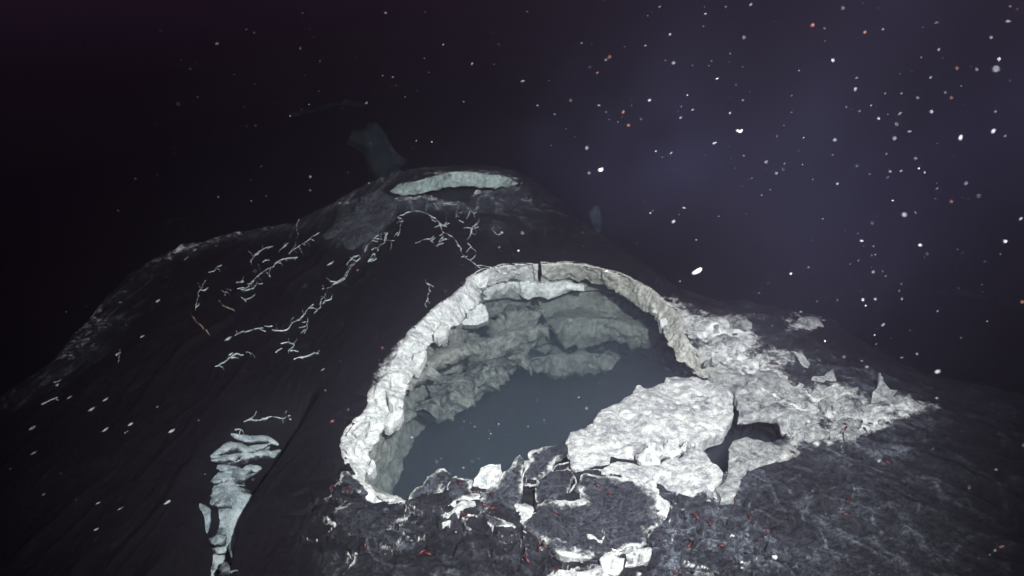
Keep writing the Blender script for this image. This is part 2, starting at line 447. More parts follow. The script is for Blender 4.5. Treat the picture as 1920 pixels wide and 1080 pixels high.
pale += 0.42 * sstep(0.93, 0.99, str2) * sstep(0.55, 0.75, vnoise(X * 6, Y * 6, 177)) * (X < -0.2)
fine += 0.010 * fbm(X * 20, Y * 20, 57, 5, 0.6)
fine += np.clip(pale, 0, 1) * (0.075 * fbm(X * 9, Y * 9, 59, 5) + 0.022 * (ridge(X * 7, Y * 7, 63, 3) - 0.5))
Z = Z + fine + plate_dz
V = np.stack([X, Y, Z], -1).reshape(-1, 3)
Fq = grid_faces(len(rad), len(ang))
fc = V[Fq].mean(1)
near = (np.abs(fc[:, 0]) < 3) & (fc[:, 1] > 1) & (fc[:, 1] < 7)
kill = np.zeros(len(Fq), bool)
kill[near] = inside(fc[near, 0], fc[near, 1], HOLE) | inside(fc[near, 0], fc[near, 1], HOLE2)
ground = mesh_obj("lava_ground", V, Fq[~kill], ROCK, attrs={"pale": np.clip(pale, 0, 1), "dust": dust})
tag(ground, "dark wrinkled lava crust of the mound around the two pits", kind="structure")
sf_n = 60
sx, sy = np.meshgrid(np.linspace(-28, 28, sf_n), np.linspace(-28, 28, sf_n), indexing='ij')
sz = -1.9 + 0.5 * fbm(sx * 0.5, sy * 0.5, 91, 3)
seafloor = mesh_obj("seafloor", np.stack([sx, sy, sz], -1).reshape(-1, 3), grid_faces(sf_n, sf_n), ROCK,
                    attrs={"pale": np.zeros(sf_n * sf_n), "dust": np.full(sf_n * sf_n, 0.1)})
tag(seafloor, "dark seafloor below and beyond the lava mound", kind="structure")

# ------------------------------------------------------------------ strips: broken crust edges and ledges
def strip(name, U, Lo, mat, parent, rows=18, step=0.006, amp=0.012, seed=0, pale=(0.95, 0.95), back=0.03, under=0.10, skirt=0.03, jag=0.010, attrs_noise=0.3, bulge=0.0, taper=False):
    """U, Lo: 3-D upper and lower edge, same length. Rows run from the upper edge down to the lower edge; a skirt goes down behind, an underside runs back."""
    P = np.hstack([U, Lo])
    s = np.r_[0, np.cumsum(np.linalg.norm(np.diff((U + Lo) / 2, axis=0), axis=1))]
    n = max(4, int(s[-1] / step))
    q = np.linspace(0, s[-1], n)
    P = np.stack([np.interp(q, s, P[:, k]) for k in range(6)], 1)
    ker = np.hanning(9); ker /= ker.sum()
    Pp = np.pad(P, ((4, 4), (0, 0)), mode='edge')
    P = np.stack([np.convolve(Pp[:, k], ker, 'valid') for k in range(6)], 1)
    u, l = P[:, :3], P[:, 3:]
    inw = l - u; inw[:, 2] = 0
    T = np.gradient((u + l) / 2, axis=0); T /= np.linalg.norm(T, axis=1)[:, None]
    side = np.cross(T, np.array([0, 0, 1.0])); side /= np.linalg.norm(side, axis=1)[:, None] + 1e-9
    sg = np.sign((side * (np.array([*PITC, 0]) - (u + l) / 2)).sum(1)); 
    inward = side * np.median(sg)
    j1 = fbm(q * 11, q * 0 + seed, seed, 6, 0.6) * 2; j2 = fbm(q * 16, q * 0 + seed + 9, seed + 3, 6, 0.62) * 2
    if taper:
        e_ = sstep(0, 0.16, q / q[-1]) * sstep(0, 0.16, 1 - q / q[-1]); e_ = 0.12 + 0.88 * e_
        l = u + (l - u) * e_[:, None]
    else:
        j0 = fbm(q * 13, q * 0 + seed + 77, seed + 13, 6, 0.6) * 2
        u = u + inward * (0.016 * j0)[:, None]
    face = np.cross(T, l - u); face /= np.linalg.norm(face, axis=1)[:, None] + 1e-9
    camd = np.array([0, 0, CAM_Z]) - (u + l) / 2
    face *= np.sign((face * camd).sum(1))[:, None]
    rowsV, pal = [], []
    rowsV.append(u - inward * (back * (1 + 1.2 * j2))[:, None] + np.array([0, 0, 1.0]) * (-skirt + 0.04 * j1)[:, None]); pal.append(np.full(n, pale[0]))
    rowsV.append(u - inward * 0.010 + np.array([0, 0, 0.002])); pal.append(np.full(n, pale[0]))
    for r in range(rows):
        t = r / (rows - 1)
        c = u + (l - u) * t
        c = c + inward * (jag * j2 * t)[:, None] + np.array([0, 0, 1.0]) * (-jag * 1.3 * np.abs(j1) * t)[:, None]
        v = t * np.linalg.norm(l - u, axis=1)
        dn = fbm(q * 14, v * 14 + seed * 3, seed + 21, 6, 0.62) * 2
        blocky = (vnoise(q * 10 + fbm(q * 6, v * 6, seed + 5, 3), v * 5, seed + 31) > 0.62) * 0.7
        wgt = math.sin(math.pi * min(1, 0.15 + t * 0.85))
        c = c + face * (amp * (dn + blocky) * (0.35 + 0.65 * wgt) + bulge * wgt)[:, None]
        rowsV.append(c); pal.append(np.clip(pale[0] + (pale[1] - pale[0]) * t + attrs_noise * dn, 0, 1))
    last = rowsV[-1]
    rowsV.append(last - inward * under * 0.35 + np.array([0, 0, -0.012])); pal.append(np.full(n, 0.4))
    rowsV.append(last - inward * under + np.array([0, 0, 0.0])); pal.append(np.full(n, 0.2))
    VV = np.concatenate(rowsV)
    F_ = grid_faces(len(rowsV), n)
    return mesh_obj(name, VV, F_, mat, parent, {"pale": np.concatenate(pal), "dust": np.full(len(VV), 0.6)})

pit = empty("collapse_pit", "large open pit with a broken white rim and cloudy water inside", "pit", (PITC[0], PITC[1], -1.0))
def put(o, thing):
    o.parent = thing
    o.matrix_parent_inverse = __import__('mathutils').Matrix.Translation(-thing.location)
    return o
def rim_edges(rows_, out):
    U = out.copy()
    zz = np.array([r[4] for r in rows_])
    Lw = on_z([(r[2], r[3]) for r in rows_], out[:, 2] - zz)
    return U, Lw
RU, RL = rim_edges(RIM, rim_out)
cuts = [(0, 15), (15, 28), (28, 31), (31, len(RIM))]
def cut_edges(a, b, gap0, gap1):
    U, L_ = RU[a:b + 1].copy(), RL[a:b + 1].copy()
    return U, L_
blocks = [(0, 15, 0.010, "sandy right half of the rim, softened by cloudy water"), (16, 29, 0.014, None), (29, 32, 0.013, None), (32, len(RIM) - 1, 0.014, None)]
for k, (a, b, am, lab) in enumerate(blocks):
    U, L_ = RU[a:b + 1].copy(), RL[a:b + 1].copy()
    if k == 1: pass
    o = strip("rim_block", U, L_, SANDRIM if k == 0 else RIMROCK, None, rows=26, step=0.004, amp=am * 1.7, seed=3 + 10 * k, pale=(0.9, 1.0), jag=0.022)
    put(o, pit)
    if lab: o["label"] = lab
def rim_chunk(px, seed, z, lift=0.0, tilt=0, thick=0.05, mat=None):
    o = slab("rim_chunk", px, None, None, thick, lift, tilt, 0.95, 0.3, 0.02, 0.8, seed, mat or RIMROCK, 0.012, 0.006, None, z, 0.012, parent=pit)
    put(o, pit)
CHUNKS = [([(697,742),(702,722),(714,708),(724,698),(733,708),(729,724),(716,735),(706,750)], 701, 0.0, 0.025, 6), ([(719,727),(728,722),(738,730),(747,746),(738,754),(727,742)], 703, 0.0, 0.02, 0),
    ([(660,806),(676,786),(690,776),(694,786),(680,806),(668,818)], 705, 0.0, 0.02, 4), ([(641,838),(655,822),(668,820),(664,838),(652,848)], 707, 0.0, 0.02, 0),
    ([(826,600),(842,606),(838,622),(822,634),(812,626)], 709, 0.0, 0.0, 18), ([(728,772),(752,758),(757,770),(742,790),(728,800),(720,792)], 711, -0.05, 0.02, 10),
    ([(886,520),(905,512),(914,522),(910,536),(897,538)], 713, 0.0, -0.02, 40), ([(776,664),(798,655),(797,672),(782,690),(772,684)], 715, -0.05, 0.02, 14),
    ([(690,868),(697,858),(700,872),(694,892),(686,890)], 717, -0.05, 0.02, 10), ([(1235,598),(1250,596),(1252,612),(1240,616)], 719, -0.06, 0.01, 30)]
# the wall below the rim: overhung tiers
ring_in = resample(np.vstack([RL, near_w + np.array([0, 0, -0.06])]), 0.008, True)
ker = np.hanning(31); ker /= ker.sum()
def smooth_closed(a, k):
    n = len(k) // 2
    return np.stack([np.convolve(np.r_[a[-n:, c], a[:, c], a[:n, c]], k, 'valid') for c in range(a.shape[1])], 1)
ring_s = smooth_closed(ring_in, ker)
tg = np.roll(ring_s, -3, 0) - np.roll(ring_s, 3, 0)
nrm = np.stack([tg[:, 1], -tg[:, 0]], 1); nrm /= np.linalg.norm(nrm, axis=1)[:, None]
if ((ring_s[:, :2] + nrm * 0.05 - PITC) ** 2).sum() < ((ring_s[:, :2] - PITC) ** 2).sum(): nrm = -nrm   # outward
nrm = smooth_closed(nrm, np.hanning(61) / np.hanning(61).sum())
q = np.arange(len(ring_s)) * 0.008
depths = np.concatenate([np.linspace(0.0, 0.62, 150), np.linspace(0.65, 1.5, 14)])
VV, pp = [], []
for s_ in depths:
    warp = 0.05 * fbm(q * 2.2, q * 0 + s_ * 1.5, 101, 3) * 2
    sw = s_ + warp
    per = 0.145
    ph = (sw % per) / per
    tier = np.where(ph < 0.78, ph / 0.78, 1 - (ph - 0.78) / 0.22)      # creeps inward, then steps back
    off = 0.085 - 0.055 * tier
    off += 0.075 * fbm(q * 6, q * 0 + s_ * 9, 111, 5) + 0.035 * fbm(q * 18, q * 0 + s_ * 24, 113, 5, 0.6)
    off = off * sstep(0.0, 0.03, s_) + 0.0
    rgt = sstep(0.25, 0.6, ring_s[:, 0]) * sstep(2.7, 3.1, ring_s[:, 1])
    off = off + 0.22 * rgt * sstep(0.0, 0.06, s_)
    if s_ > 0.45: off = off + 0.16 * sstep(0.45, 0.62, s_)
    v = np.stack([ring_s[:, 0] + nrm[:, 0] * off, ring_s[:, 1] + nrm[:, 1] * off, ring_s[:, 2] - s_], 1)
    VV.append(v)
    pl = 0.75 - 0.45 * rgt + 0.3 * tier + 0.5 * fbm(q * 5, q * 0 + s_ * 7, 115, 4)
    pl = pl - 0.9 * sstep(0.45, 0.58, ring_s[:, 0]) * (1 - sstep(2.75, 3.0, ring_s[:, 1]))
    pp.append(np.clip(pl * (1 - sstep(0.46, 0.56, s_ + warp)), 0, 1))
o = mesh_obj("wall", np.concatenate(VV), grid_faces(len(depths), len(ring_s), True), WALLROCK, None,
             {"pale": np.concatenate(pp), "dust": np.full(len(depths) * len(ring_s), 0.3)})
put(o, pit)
fl_ = smooth_closed(ring_s, np.hanning(61) / np.hanning(61).sum())[::6]
cc = np.array([[PITC[0], PITC[1], -1.45]])
vs = [cc]
for t in (0.35, 0.7, 1.25):
    r_ = fl_.copy(); r_[:, :2] = PITC + (fl_[:, :2] - PITC) * t; r_[:, 2] = -1.45 + 0.10 * fbm(r_[:, 0] * 4, r_[:, 1] * 4, 121, 3)
    vs.append(r_)
nfl = len(fl_)
ff = [(0, 1 + i, 1 + (i + 1) % nfl) for i in range(nfl)]
for rr in (0, 1):
    b0 = 1 + rr * nfl
    ff += [(b0 + i, b0 + nfl + i, b0 + nfl + (i + 1) % nfl, b0 + (i + 1) % nfl) for i in range(nfl)]
o = mesh_obj("floor", np.concatenate(vs), ff, ROCK, None, {"pale": np.zeros(1 + 3 * nfl), "dust": np.full(1 + 3 * nfl, 0.1)})
put(o, pit)
# ledges that stand out of the wall (upper edge, lower edge in pixels, then their heights)
def ledge(pairs, zu, zl, seed, mat=WALLROCK, amp=0.012, pal=(0.9, 1.0), under=0.12, jag=0.012):
    U = on_z([(p[0], p[1]) for p in pairs], zu); L_ = on_z([(p[2], p[3]) for p in pairs], zl)
    o = strip("ledge", U, L_, mat, None, rows=20, step=0.006, amp=amp * 2.2, seed=seed, pale=pal, back=0.09, skirt=0.03, under=under + 0.08, jag=jag * 1.6, taper=True, attrs_noise=0.35, bulge=0.02)
    return put(o, pit)
ledge([(1097,538,1097,544),(1075,533,1078,549),(1058,530,1058,550),(1043,530,1043,557),(1027,532,1027,561),(1015,532,1015,555),(1000,530,1000,557),(990,527,990,563),
       (980,525,980,557),(968,523,966,547),(958,523,957,543),(947,525,947,553),(938,530,938,551),(927,534,927,546),(920,538,920,563),(913,541,916,575),(908,543,908,566),(902,548,903,556)],
      -0.125, -0.185, 201, RIMROCK, 0.010, jag=0.006)
ledge([(1250,628,1248,645),(1230,622,1225,656),(1195,612,1193,647),(1165,604,1165,638),(1120,597,1120,641),(1080,594,1080,641),(1045,600,1040,646),(1032,612,1028,640)], -0.28, -0.38, 211, amp=0.026, pal=(0.8, 1.0), jag=0.03)
ledge([(1165,672,1160,690),(1120,665,1120,697),(1080,666,1075,698),(1040,668,1035,697),(1005,672,1000,694),(985,680,980,697)], -0.40, -0.50, 221, amp=0.026, pal=(0.75, 0.95), jag=0.03)
ledge([(1030,618,1028,643),(1000,612,998,652),(965,622,960,668),(935,630,932,680),(905,644,905,690),(885,655,880,700)], -0.22, -0.34, 231, amp=0.022, pal=(0.7, 0.95), jag=0.02)
ledge([(880,645,881,657),(862,652,872,668),(845,660,855,677),(830,668,836,683),(815,676,822,686),(800,684,805,692)], -0.12, -0.19, 241, amp=0.016, pal=(0.8, 1.0), jag=0.016)
ledge([(812,688,818,700),(797,696,804,710),(783,705,786,718),(770,716,768,728),(760,727,760,735)], -0.12, -0.18, 251, amp=0.014, pal=(0.8, 1.0), jag=0.016)
ledge([(990,660,985,700),(950,668,945,712),(915,682,910,728),(880,700,872,755),(850,722,842,778),(820,745,810,790),(798,770,790,805)], -0.26, -0.42, 261, amp=0.028, pal=(0.5, 0.8), jag=0.03)
ledge([(1020,580,1018,610),(990,575,985,620),(955,582,950,628),(925,595,918,640)], -0.20, -0.29, 271, amp=0.020, pal=(0.6, 0.9), jag=0.02)

# the smaller pit on the crest behind
bpit = empty("collapse_pit", "small far pit with a thin pale rim on the crest of the mound", "pit", (*HOLE2.mean(0), 0.0))
keepc = PITC.copy()
PITC = HOLE2.mean(0)
BU, BL = rim_edges(BRIM, brim_out)
put(strip("rim_block", BU, BL, FARRIM, None, rows=16, amp=0.016, seed=77, pale=(0.85, 0.95), under=0.2, jag=0.016), bpit)
ring2 = resample(np.vstack([BL, hit(BNEAR) + np.array([0, 0, -0.03])]), 0.015, True)
VV, pp = [], []
dp = np.linspace(0, 0.7, 40)
q2 = np.arange(len(ring2)) * 0.015
for s_ in dp:
    dirv = ring2[:, :2] - PITC; dirv /= np.linalg.norm(dirv, axis=1)[:, None]
    off = (0.10 + 0.05 * fbm(q2 * 6, q2 * 0 + s_ * 9, 131, 4)) * sstep(0, 0.04, s_)
    VV.append(np.stack([ring2[:, 0] + dirv[:, 0] * off, ring2[:, 1] + dirv[:, 1] * off, ring2[:, 2] - s_], 1))
    pp.append(np.full(len(ring2), 0.12 * (1 - s_)))
put(mesh_obj("wall", np.concatenate(VV), grid_faces(len(dp), len(ring2), True), WALLROCK, None, {"pale": np.concatenate(pp), "dust": np.full(len(dp) * len(ring2), 0.3)}), bpit)
PITC = keepc

# ------------------------------------------------------------------ slabs of broken crust
def slab(name, px, label, cat, thick=0.03, lift=0.01, tilt=0.0, base=0.0, rim=0.0, rimw=0.02, dst=0.8, seed=1, mat=None, amp=0.006, g=0.012, group=None,
         z=None, jag=0.011, pivot='centre', yaw=0.0, parent=None, crumble=0.0):
    px = np.asarray(px, float)
    if z is None: P = hit(px)
    else: P = on_z(px, z)
    c = P.mean(0)
    if pivot == 'base':
        k = np.argsort(-px[:, 1])[:max(2, len(px) // 3)]
        c = P[k].mean(0)
    if z is None:
        AA = np.c_[P[:, 0] - c[0], P[:, 1] - c[1], np.ones(len(P))]
        sol = np.linalg.lstsq(AA, P[:, 2] - c[2], rcond=None)[0]
        n = np.array([-np.clip(sol[0], -.3, .3), -np.clip(sol[1], -.3, .3), 1.0])
    else: n = np.array([0, 0, 1.0])
    n /= np.linalg.norm(n)
    n = Vector(n)
    from mathutils import Matrix
    n = Matrix.Rotation(math.radians(yaw), 3, 'Z') @ (Matrix.Rotation(math.radians(tilt), 3, 'X') @ n)
    n = np.array(n); c = c + np.array([0, 0, lift])
    d = rays(px)
    o_ = np.array([0, 0, CAM_Z])
    t = ((c - o_) @ n) / (d @ n)
    P = o_ + d * t[:, None]
    e1 = np.cross(np.array([0, 1.0, 0.3]), n); e1 /= np.linalg.norm(e1); e2 = np.cross(n, e1)
    uv = np.stack([(P - c) @ e1, (P - c) @ e2], 1)
    es_ = 0.005
    out = resample(np.c_[uv, np.zeros(len(uv))], es_, True)[:, :2]
    s = np.arange(len(out)) * es_
    ctr = out.mean(0)
    tg_ = np.roll(out, -1, 0) - np.roll(out, 1, 0); nn = np.stack([tg_[:, 1], -tg_[:, 0]], 1); nn /= np.linalg.norm(nn, axis=1)[:, None] + 1e-9
    out = out + nn * (jag * 2 * fbm(s * 18, s * 0 + seed, seed, 5))[:, None]
    lo, hi = out.min(0), out.max(0)
    gx_, gy_ = np.meshgrid(np.arange(lo[0], hi[0], g), np.arange(lo[1], hi[1], g), indexing='ij')
    pts = np.stack([gx_.ravel(), gy_.ravel()], 1)
    pts += (np.random.RandomState(seed).rand(*pts.shape) - .5) * g * 0.5
    sd = sdist(pts[:, 0], pts[:, 1], out)
    pts = pts[sd < -g * 0.45]
    allp = np.vstack([out, pts])
    nb = len(out)
    r = delaunay_2d_cdt([Vector(p) for p in allp], [(i, (i + 1) % nb) for i in range(nb)], [], 1, 1e-6)
    v2 = np.array([tuple(v) for v in r[0]]); tris = [f for f in r[2]]
    orig = r[3]
    dd = np.abs(sdist(v2[:, 0], v2[:, 1], out))
    disp = amp * 2.6 * fbm(v2[:, 0] * 16 + seed, v2[:, 1] * 16, seed + 40, 6, 0.6) + amp * 1.5 * fbm(v2[:, 0] * 4 + seed, v2[:, 1] * 4, seed + 47, 2)
    disp = disp - 0.006 * np.exp(-dd / 0.006)
    top = c + v2[:, :1] * e1 + v2[:, 1:] * e2 + disp[:, None] * n
    bot = c + (v2[:, :1] * e1 + v2[:, 1:] * e2) * 0.985 - (thick * (0.75 + 0.6 * (fbm(v2[:, 0] * 8, v2[:, 1] * 8, seed + 60, 3) + .5)))[:, None] * n
    m_ = len(v2)
    pal = base + 1.1 * fbm(v2[:, 0] * 9 + seed, v2[:, 1] * 9, seed + 70, 4) * (1 if base > 0.3 else 0)
    pal = pal + rim * np.exp(-dd / (rimw * (0.35 + 2.6 * np.clip(fbm(v2[:, 0] * 7, v2[:, 1] * 7 + seed, seed + 83, 2) + 0.3, 0, 1)))) * np.clip(0.45 + 2.4 * (fbm(v2[:, 0] * 11, v2[:, 1] * 11 + seed, seed + 80, 4) + 0.2), 0, 1.6)
    palb = np.full(m_, 0.5 * base + 0.4 * rim)
    # boundary edges of the triangulation
    cnt = {}
    for f in tris:
        for a, b in zip(f, list(f[1:]) + [f[0]]):
            cnt[(a, b)] = 1
    bnd = [(a, b) for (a, b) in cnt if (b, a) not in cnt]
    faces = [tuple(f) for f in tris] + [tuple(m_ + i for i in reversed(f)) for f in tris]
    faces += [(b, a, m_ + a, m_ + b) for a, b in bnd]
    o = mesh_obj(name, np.vstack([top, bot]), faces, mat or ROCK, None, {"pale": np.clip(np.r_[pal, palb], 0, 1), "dust": np.full(2 * m_, dst)})
    try:
        o.data.set_sharp_from_angle(angle=math.radians(50))
    except Exception: pass
    if parent is None:
        recentre(o, c); tag(o, label, cat, group)
    return o

SLABS = "broken crust slabs along the near edge of the pit"
slab("crust_slab", [(1062,820),(1072,810),(1095,802),(1100,795),(1115,791),(1122,772),(1132,764),(1160,755),(1175,740),(1190,727),(1197,720),(1215,725),(1232,720),(1250,705),(1272,700),(1300,705),(1317,709),
     (1345,712),(1375,737),(1377,760),(1372,780),(1360,802),(1332,815),(1308,828),(1290,820),(1277,817),(1252,814),(1240,825),(1215,826),(1195,840),(1189,858),(1160,854),(1147,850),(1140,865),(1115,873),(1100,876),(1077,879),(1070,875),(1067,850)],
     "largest white crusted slab bridging the right side of the pit", "slab", 0.05, 0.012, 0, 0.92, 0.6, 0.03, 0.8, 3, SLABM, amp=0.014, g=0.006, group=SLABS)
slab("crust_slab", [(1147,866),(1162,861),(1190,865),(1236,874),(1246,862),(1278,856),(1284,842),(1300,836),(1317,840),(1332,857),(1347,875),(1355,885),(1352,895),(1341,907),(1338,926),(1322,917),(1300,927),(1255,917),(1245,910),(1225,900),(1180,893),(1150,886),(1125,880)],
     "white speckled three cornered slab below the row of small stones", "slab", 0.045, 0.018, 0, 0.85, 0.5, 0.03, 0.8, 5, SLABM, amp=0.014, g=0.006, group=SLABS)
STONES = "small stones wedged between the white slabs"
slab("stone", [(1192,848),(1202,843),(1216,838),(1234,852),(1237,870),(1215,872),(1195,862)], "pale squarish stone, lower left of the stones wedged between the white slabs", "stone", 0.05, 0.035, 14, 0.8, 0.4, 0.02, 0.8, 7, amp=0.010, group=STONES, g=0.008)
slab("stone", [(1213,834),(1226,828),(1244,832),(1247,846),(1236,854),(1219,846)], "grey flat topped stone behind the pale squarish stone", "stone", 0.05, 0.045, 10, 0.62, 0.2, 0.02, 0.8, 9, amp=0.008, group=STONES, g=0.008)
slab("stone", [(1251,820),(1273,820),(1277,845),(1260,857),(1245,852),(1243,842)], "upright rounded white stone among the wedged stones", "stone", 0.05, 0.05, 25, 0.9, 0.3, 0.02, 0.8, 11, amp=0.008, group=STONES, g=0.008)
slab("stone", [(1278,838),(1290,818),(1304,830),(1284,840)], "small brownish grey three cornered stone at the right end of the wedged stones", "stone", 0.04, 0.03, 5, 0.45, 0.2, 0.02, 0.8, 13, amp=0.006, group=STONES, g=0.008)
slab("stone", [(901,570),(910,575),(915,593),(915,603),(895,611),(867,610),(864,603),(878,597),(878,585),(890,573)], "pale block hanging under the upper left rim of the pit", "stone", 0.09, 0.0, 48, 0.9, 0.3, 0.02, 0.8, 15, RIMROCK, 0.012, 0.008, None, -0.11)

DARK = "dark broken slabs with white edges in front of the pit"
def dark(px, label, seed, **k):
    a = dict(thick=0.03, lift=0.014, tilt=0, base=0.0, rim=0.8, rimw=0.018, dst=0.95, amp=0.009, g=0.006, group=DARK, jag=0.020); a.update(k)
    return slab("crust_slab", px, label, "slab", a.pop('thick'), a.pop('lift'), a.pop('tilt'), a.pop('base'), a.pop('rim'), a.pop('rimw'), a.pop('dst'), seed, **a)
dark([(641,880),(650,880),(661,890),(677,900),(692,917),(670,920),(655,925),(640,922)], "small dark block under the left end of the white rim", 21)
dark([(670,921),(700,937),(720,944),(762,943),(766,960),(755,972),(735,990),(700,1005),(660,1002),(630,985),(622,960),(645,935)], "dark slab below the white sliver at the lower left rim", 23, rim=0.35, dst=0.55)
dark([(772,922),(780,915),(797,900),(799,890),(805,885),(822,872),(834,873),(841,892),(832,925),(822,942),(825,960),(800,965),(766,948)], "dark peaked slab with a white tip on the near edge", 25, tilt=10)
dark([(840,897),(848,892),(855,884),(870,890),(890,894),(888,908),(902,920),(897,932),(865,935),(850,952),(828,958),(822,940)], "dark slab with two red animals left of the upright pale shard", 27, tilt=8)
slab("crust_slab", [(890,895),(900,877),(920,871),(940,869),(943,885),(925,912),(908,916),(886,910)], "upright pale grey shard standing on the near edge", "slab", 0.025, 0.01, 42, 0.75, 0.3, 0.02, 0.8, 29, amp=0.008, g=0.008, group=DARK, pivot='base')
dark([(925,912),(945,890),(954,882),(957,870),(962,862),(974,850),(985,860),(983,905),(970,940),(968,975),(925,965),(905,955),(903,925)], "dark mottled slab with a pointed pale tip right of the upright shard", 31, tilt=8, rim=0.6, dst=1.1)
dark([(988,860),(991,850),(995,842),(1030,836),(1062,831),(1068,848),(1045,860),(1037,875),(1010,900),(985,908)], "dark slab with a white upper edge beside the largest white slab", 33, tilt=8, rim=0.8, rimw=0.022)
dark([(1010,903),(1040,878),(1067,870),(1077,890),(1068,932),(1035,930),(1010,942),(1002,915)], "dark five sided slab walled in by bright white cracks", 35, tilt=2, rim=0.7, rimw=0.009)
dark([(1010,947),(1035,935),(1070,940),(1087,932),(1082,905),(1100,887),(1125,890),(1175,884),(1225,898),(1243,915),(1250,935),(1252,965),(1210,1007),(1200,1025),(1170,1027),(1090,1045),(1050,1040),(1012,1010),(980,982),(1005,962)],
     "largest dark slab, broad and smooth, below the white slabs", 37, thick=0.04, rim=0.8, rimw=0.028, amp=0.008, g=0.008)
dark([(828,962),(850,955),(866,938),(890,936),(892,944),(870,948),(850,962),(840,975),(830,978)], "bright narrow strip of crust under the slab with two red animals", 39, base=0.5, rim=0.5, lift=0.01)
dark([(872,962),(900,958),(930,968),(968,978),(975,990),(940,985),(905,975)], "thin pale edged strip above the darkest hollow", 41, rim=0.8, lift=0.012)
dark([(966,935),(985,938),(1000,950),(1002,965),(985,972),(968,975)], "small pale patch of crust between two upright white cracks", 43, base=0.6, lift=0.012)
LOW = "small slabs at the bottom of the view"
slab("crust_slab", [(1127,1046),(1137,1036),(1150,1032),(1157,1042),(1172,1044),(1170,1064),(1155,1074),(1133,1066)], "grey broken slab, left of the pair at the bottom", "slab", 0.03, 0.03, 10, 0.55, 0.3, 0.02, 0.9, 51, amp=0.008, g=0.008, group=LOW)
slab("crust_slab", [(1171,1033),(1195,1029),(1220,1027),(1222,1038),(1216,1050),(1195,1056),(1171,1060)], "grey squared slab, right of the pair at the bottom", "slab", 0.03, 0.03, 10, 0.55, 0.3, 0.02, 0.9, 53, amp=0.008, g=0.008, group=LOW)
slab("crust_slab", [(1030,1072),(1038,1064),(1075,1068),(1128,1060),(1138,1072),(1160,1082),(1150,1100),(1020,1100)], "low grey slab cut off by the bottom edge of the photo", "slab", 0.03, 0.015, 4, 0.5, 0.4, 0.02, 0.9, 55, amp=0.008, g=0.010, group=LOW)
slab("crust_slab", [(1257,937),(1290,940),(1315,937),(1342,927),(1352,945),(1325,965),(1290,955),(1255,950)], "dark folded flap of crust in the hollow under the three cornered slab", "slab", 0.03, -0.005, -6, 0.38, 0.1, 0.02, 0.9, 57, amp=0.012, g=0.010, group=LOW)

RUB = "pale plates in the heap on the right of the pit"
def plate(px, label, seed, **k):
    a = dict(thick=0.02, lift=0.012, tilt=0, base=0.75, rim=0.3, rimw=0.02, dst=0.8, amp=0.010, g=0.010, group=RUB); a.update(k)
    return slab("crust_plate", px, label, "plate", a.pop('thick'), a.pop('lift'), a.pop('tilt'), a.pop('base'), a.pop('rim'), a.pop('rimw'), a.pop('dst'), seed, mat=HEAP, **a)
plate([(1350,690),(1372,690),(1400,700),(1440,690),(1475,710),(1500,730),(1490,745),(1450,752),(1440,762),(1410,765),(1385,755),(1376,735),(1345,712),(1325,700)], "broad pale plate where the heap meets the right rim", 61, amp=0.016, thick=0.03)
plate([(1382,790),(1384,768),(1410,752),(1440,760),(1455,752),(1500,742),(1508,756),(1470,778),(1455,788),(1425,784),(1400,790)], "folded pale plate forming the upper lip of the side opening", 63, amp=0.016, lift=0.02, tilt=6)
plate([(1452,783),(1470,772),(1497,765),(1515,780),(1507,798),(1480,817),(1465,810),(1460,793)], "smooth six sided pale plate at the right end of the side opening", 65, base=0.85, tilt=18, lift=0.03, amp=0.005)
plate([(1560,755),(1572,742),(1590,737),(1610,745),(1630,765),(1622,780),(1565,785)], "rounded grey plate right of the six sided plate", 67, base=0.72, tilt=15, lift=0.02)
plate([(1632,757),(1637,735),(1647,720),(1652,697),(1667,720),(1670,732),(1687,730),(1680,747),(1660,755)], "tall spiky plate standing at the right end of the heap", 69, base=0.7, tilt=55, lift=0.02, pivot='base', amp=0.012)
plate([(1682,750),(1712,745),(1725,755),(1742,767),(1712,777),(1690,772)], "arrow shaped plate pointing right beyond the heap", 71, base=0.6, tilt=10, lift=0.02)
plate([(1485,659),(1507,665),(1522,680),(1520,700),(1510,685)], "leaning pale shard pointing up left above the heap", 73, base=0.72, tilt=45, lift=0.015, pivot='base')
plate([(1522,710),(1525,702),(1545,700),(1563,690),(1570,715),(1545,718)], "grey tilted plate right of the leaning shard", 75, base=0.62, tilt=25, lift=0.02)
plate([(1538,730),(1558,728),(1560,746),(1542,748)], "small upright block beside the rounded grey plate", 77, base=0.8, tilt=35, lift=0.02)
plate([(1520,785),(1537,768),(1562,785),(1595,783),(1612,792),(1575,810),(1525,822),(1478,830),(1490,815)], "long ragged pale plate at the lower side of the heap", 79, base=0.82, amp=0.014)
plate([(1367,842),(1372,825),(1400,819),(1430,826),(1457,833),(1480,828),(1500,845),(1450,866),(1400,882),(1392,905),(1372,935),(1350,940),(1345,915),(1366,895),(1368,868)], "pale crust plate below the side opening, fading into dark ground", 81, base=0.80, amp=0.009, thick=0.05, rim=0.2)
plate([(1330,640),(1352,625),(1388,632),(1400,652),(1362,662),(1340,660)], "mottled pale plate on the outer side of the right rim", 83, base=0.55, amp=0.014)
plate([(1358,598),(1390,590),(1412,605),(1405,625),(1375,622)], "ragged pale plate farthest up the right side of the pit", 85, base=0.5, amp=0.014)
plate([(1476,606),(1500,592),(1530,590),(1545,608),(1515,614)], "faint pale plate apart on dark ground beyond the heap", 87, base=0.48, amp=0.014)

